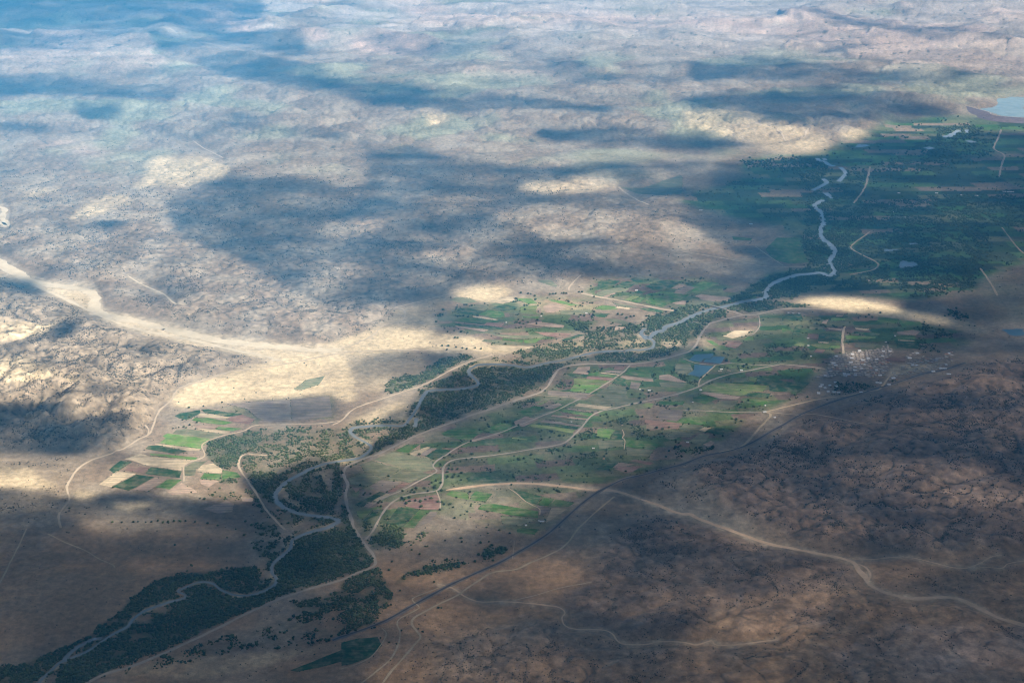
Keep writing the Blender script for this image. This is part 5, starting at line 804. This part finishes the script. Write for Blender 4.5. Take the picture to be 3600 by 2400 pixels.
# unseen cloud added over, behind and beside the aircraft to darken the near air
back = gy[-1, 0] - 120 - np.concatenate([np.linspace(0, 6000, 30), np.linspace(6800, 22000, 10)]); hb = np.tile(gx[-1], (40, 1)) * 1.0
gx = np.vstack([gx, hb]); gy = np.vstack([gy, np.repeat(back[:, None], gx.shape[1], 1)])
CVX = np.vstack([CVX, np.tile(CVX[-1], (40, 1))]); CVY = np.vstack([CVY, np.full((40, CVY.shape[1]), CVY[-1, 0])])
side = np.concatenate([np.linspace(300, 4000, 9), np.linspace(6000, 18000, 5)])
gx = np.hstack([gx[:, :1] - side[::-1], gx, gx[:, -1:] + side]); gy = np.hstack([np.repeat(gy[:, :1], 14, 1), gy, np.repeat(gy[:, -1:], 14, 1)])
CVX = np.hstack([np.repeat(CVX[:, :1], 14, 1), CVX, np.repeat(CVX[:, -1:], 14, 1)]); CVY = np.hstack([np.repeat(CVY[:, :1], 14, 1), CVY, np.repeat(CVY[:, -1:], 14, 1)])
wvx = CVX + 14 * fbm(gx, gy, 500, 3, 601) ; wvy = CVY + 8 * fbm(gx, gy, 500, 3, 611)
s_ = samp(shade, wvx, wvy); edge = s_ * (1 - s_) * 4
s_ = np.clip(s_ + .36 * edge * fbm(gx / 1.7, gy, 520, 5, 621, .6), 0, .95); s_ = np.clip(s_ + .5 * fbm(gx / 1.4, gy, 330, 3, 641) * sstep(540, 340, CVX) * sstep(430, 560, CVY) * sstep(1230, 1130, CVY), 0, .95); s_ = np.maximum(s_, .95 * sstep(4900, 4300, gy))
s_ = 1 - (1 - s_) ** 1.45; alpha = 1 - np.sqrt(1 - s_)
CB = 4250.0
def upto(z): return gx + SUN[0] / SUN[2] * z, gy + SUN[1] / SUN[2] * z
bx_, by_ = upto(CB); th = 25 + 150 * s_ * (1 + .5 * fbm(gx, gy, 300, 3, 631)); tx, ty = upto(CB + th)
vb = np.stack([bx_, by_, np.full_like(bx_, CB)], -1).reshape(-1, 3); vt = np.stack([tx, ty, CB + th], -1).reshape(-1, 3)
F0 = grid_faces(*CVX.shape); keepf = s_.ravel()[F0].max(1) > .03; F0 = F0[keepf]
cm = mesh_np('cloud_layer', np.vstack([vb, vt]), np.vstack([F0[:, ::-1], F0 + len(vb)]), True)
ad = cm.attributes.new('vapour', 'FLOAT', 'POINT'); ad.data.foreach_set('value', np.concatenate([alpha.ravel(), alpha.ravel()]).astype(np.float32))
k = NT('cloud_vapour'); an = k.n('ShaderNodeAttribute', attribute_name='vapour'); tb = k.n('ShaderNodeBsdfTransparent'); db = k.n('ShaderNodeBsdfDiffuse'); db.inputs['Color'].default_value = (.9, .9, .9, 1); mx = k.n('ShaderNodeMixShader')
k.l(an.outputs['Fac'], mx.inputs[0]); k.l(tb.outputs[0], mx.inputs[1]); k.l(db.outputs[0], mx.inputs[2]); k.l(mx.outputs[0], k.out.inputs['Surface'])
link('cloud_layer', cm, k.m, kind='stuff', label='broken layer of clouds above the valley, with unseen cover added for near shade')

# ------------------------------------------------------------------ haze
bm = bmesh.new(); box(bm, (0, 28000, (3620 - 3) / 2), 2.2 * 90000, 2 * 46000, 3620 + 3); bm_h = bpy.data.meshes.new('haze'); bm.to_mesh(bm_h); bm.free()
k = NT('haze_air'); pv = k.n('ShaderNodeVolumePrincipled'); pv.inputs['Color'].default_value = HAZE_COLOR + (1,); pv.inputs['Density'].default_value = HAZE_DENSITY; pv.inputs['Anisotropy'].default_value = -.5; k.l(pv.outputs[0], k.out.inputs['Volume'])
link('haze', bm_h, k.m, kind='stuff', label='pale blue haze filling the air')
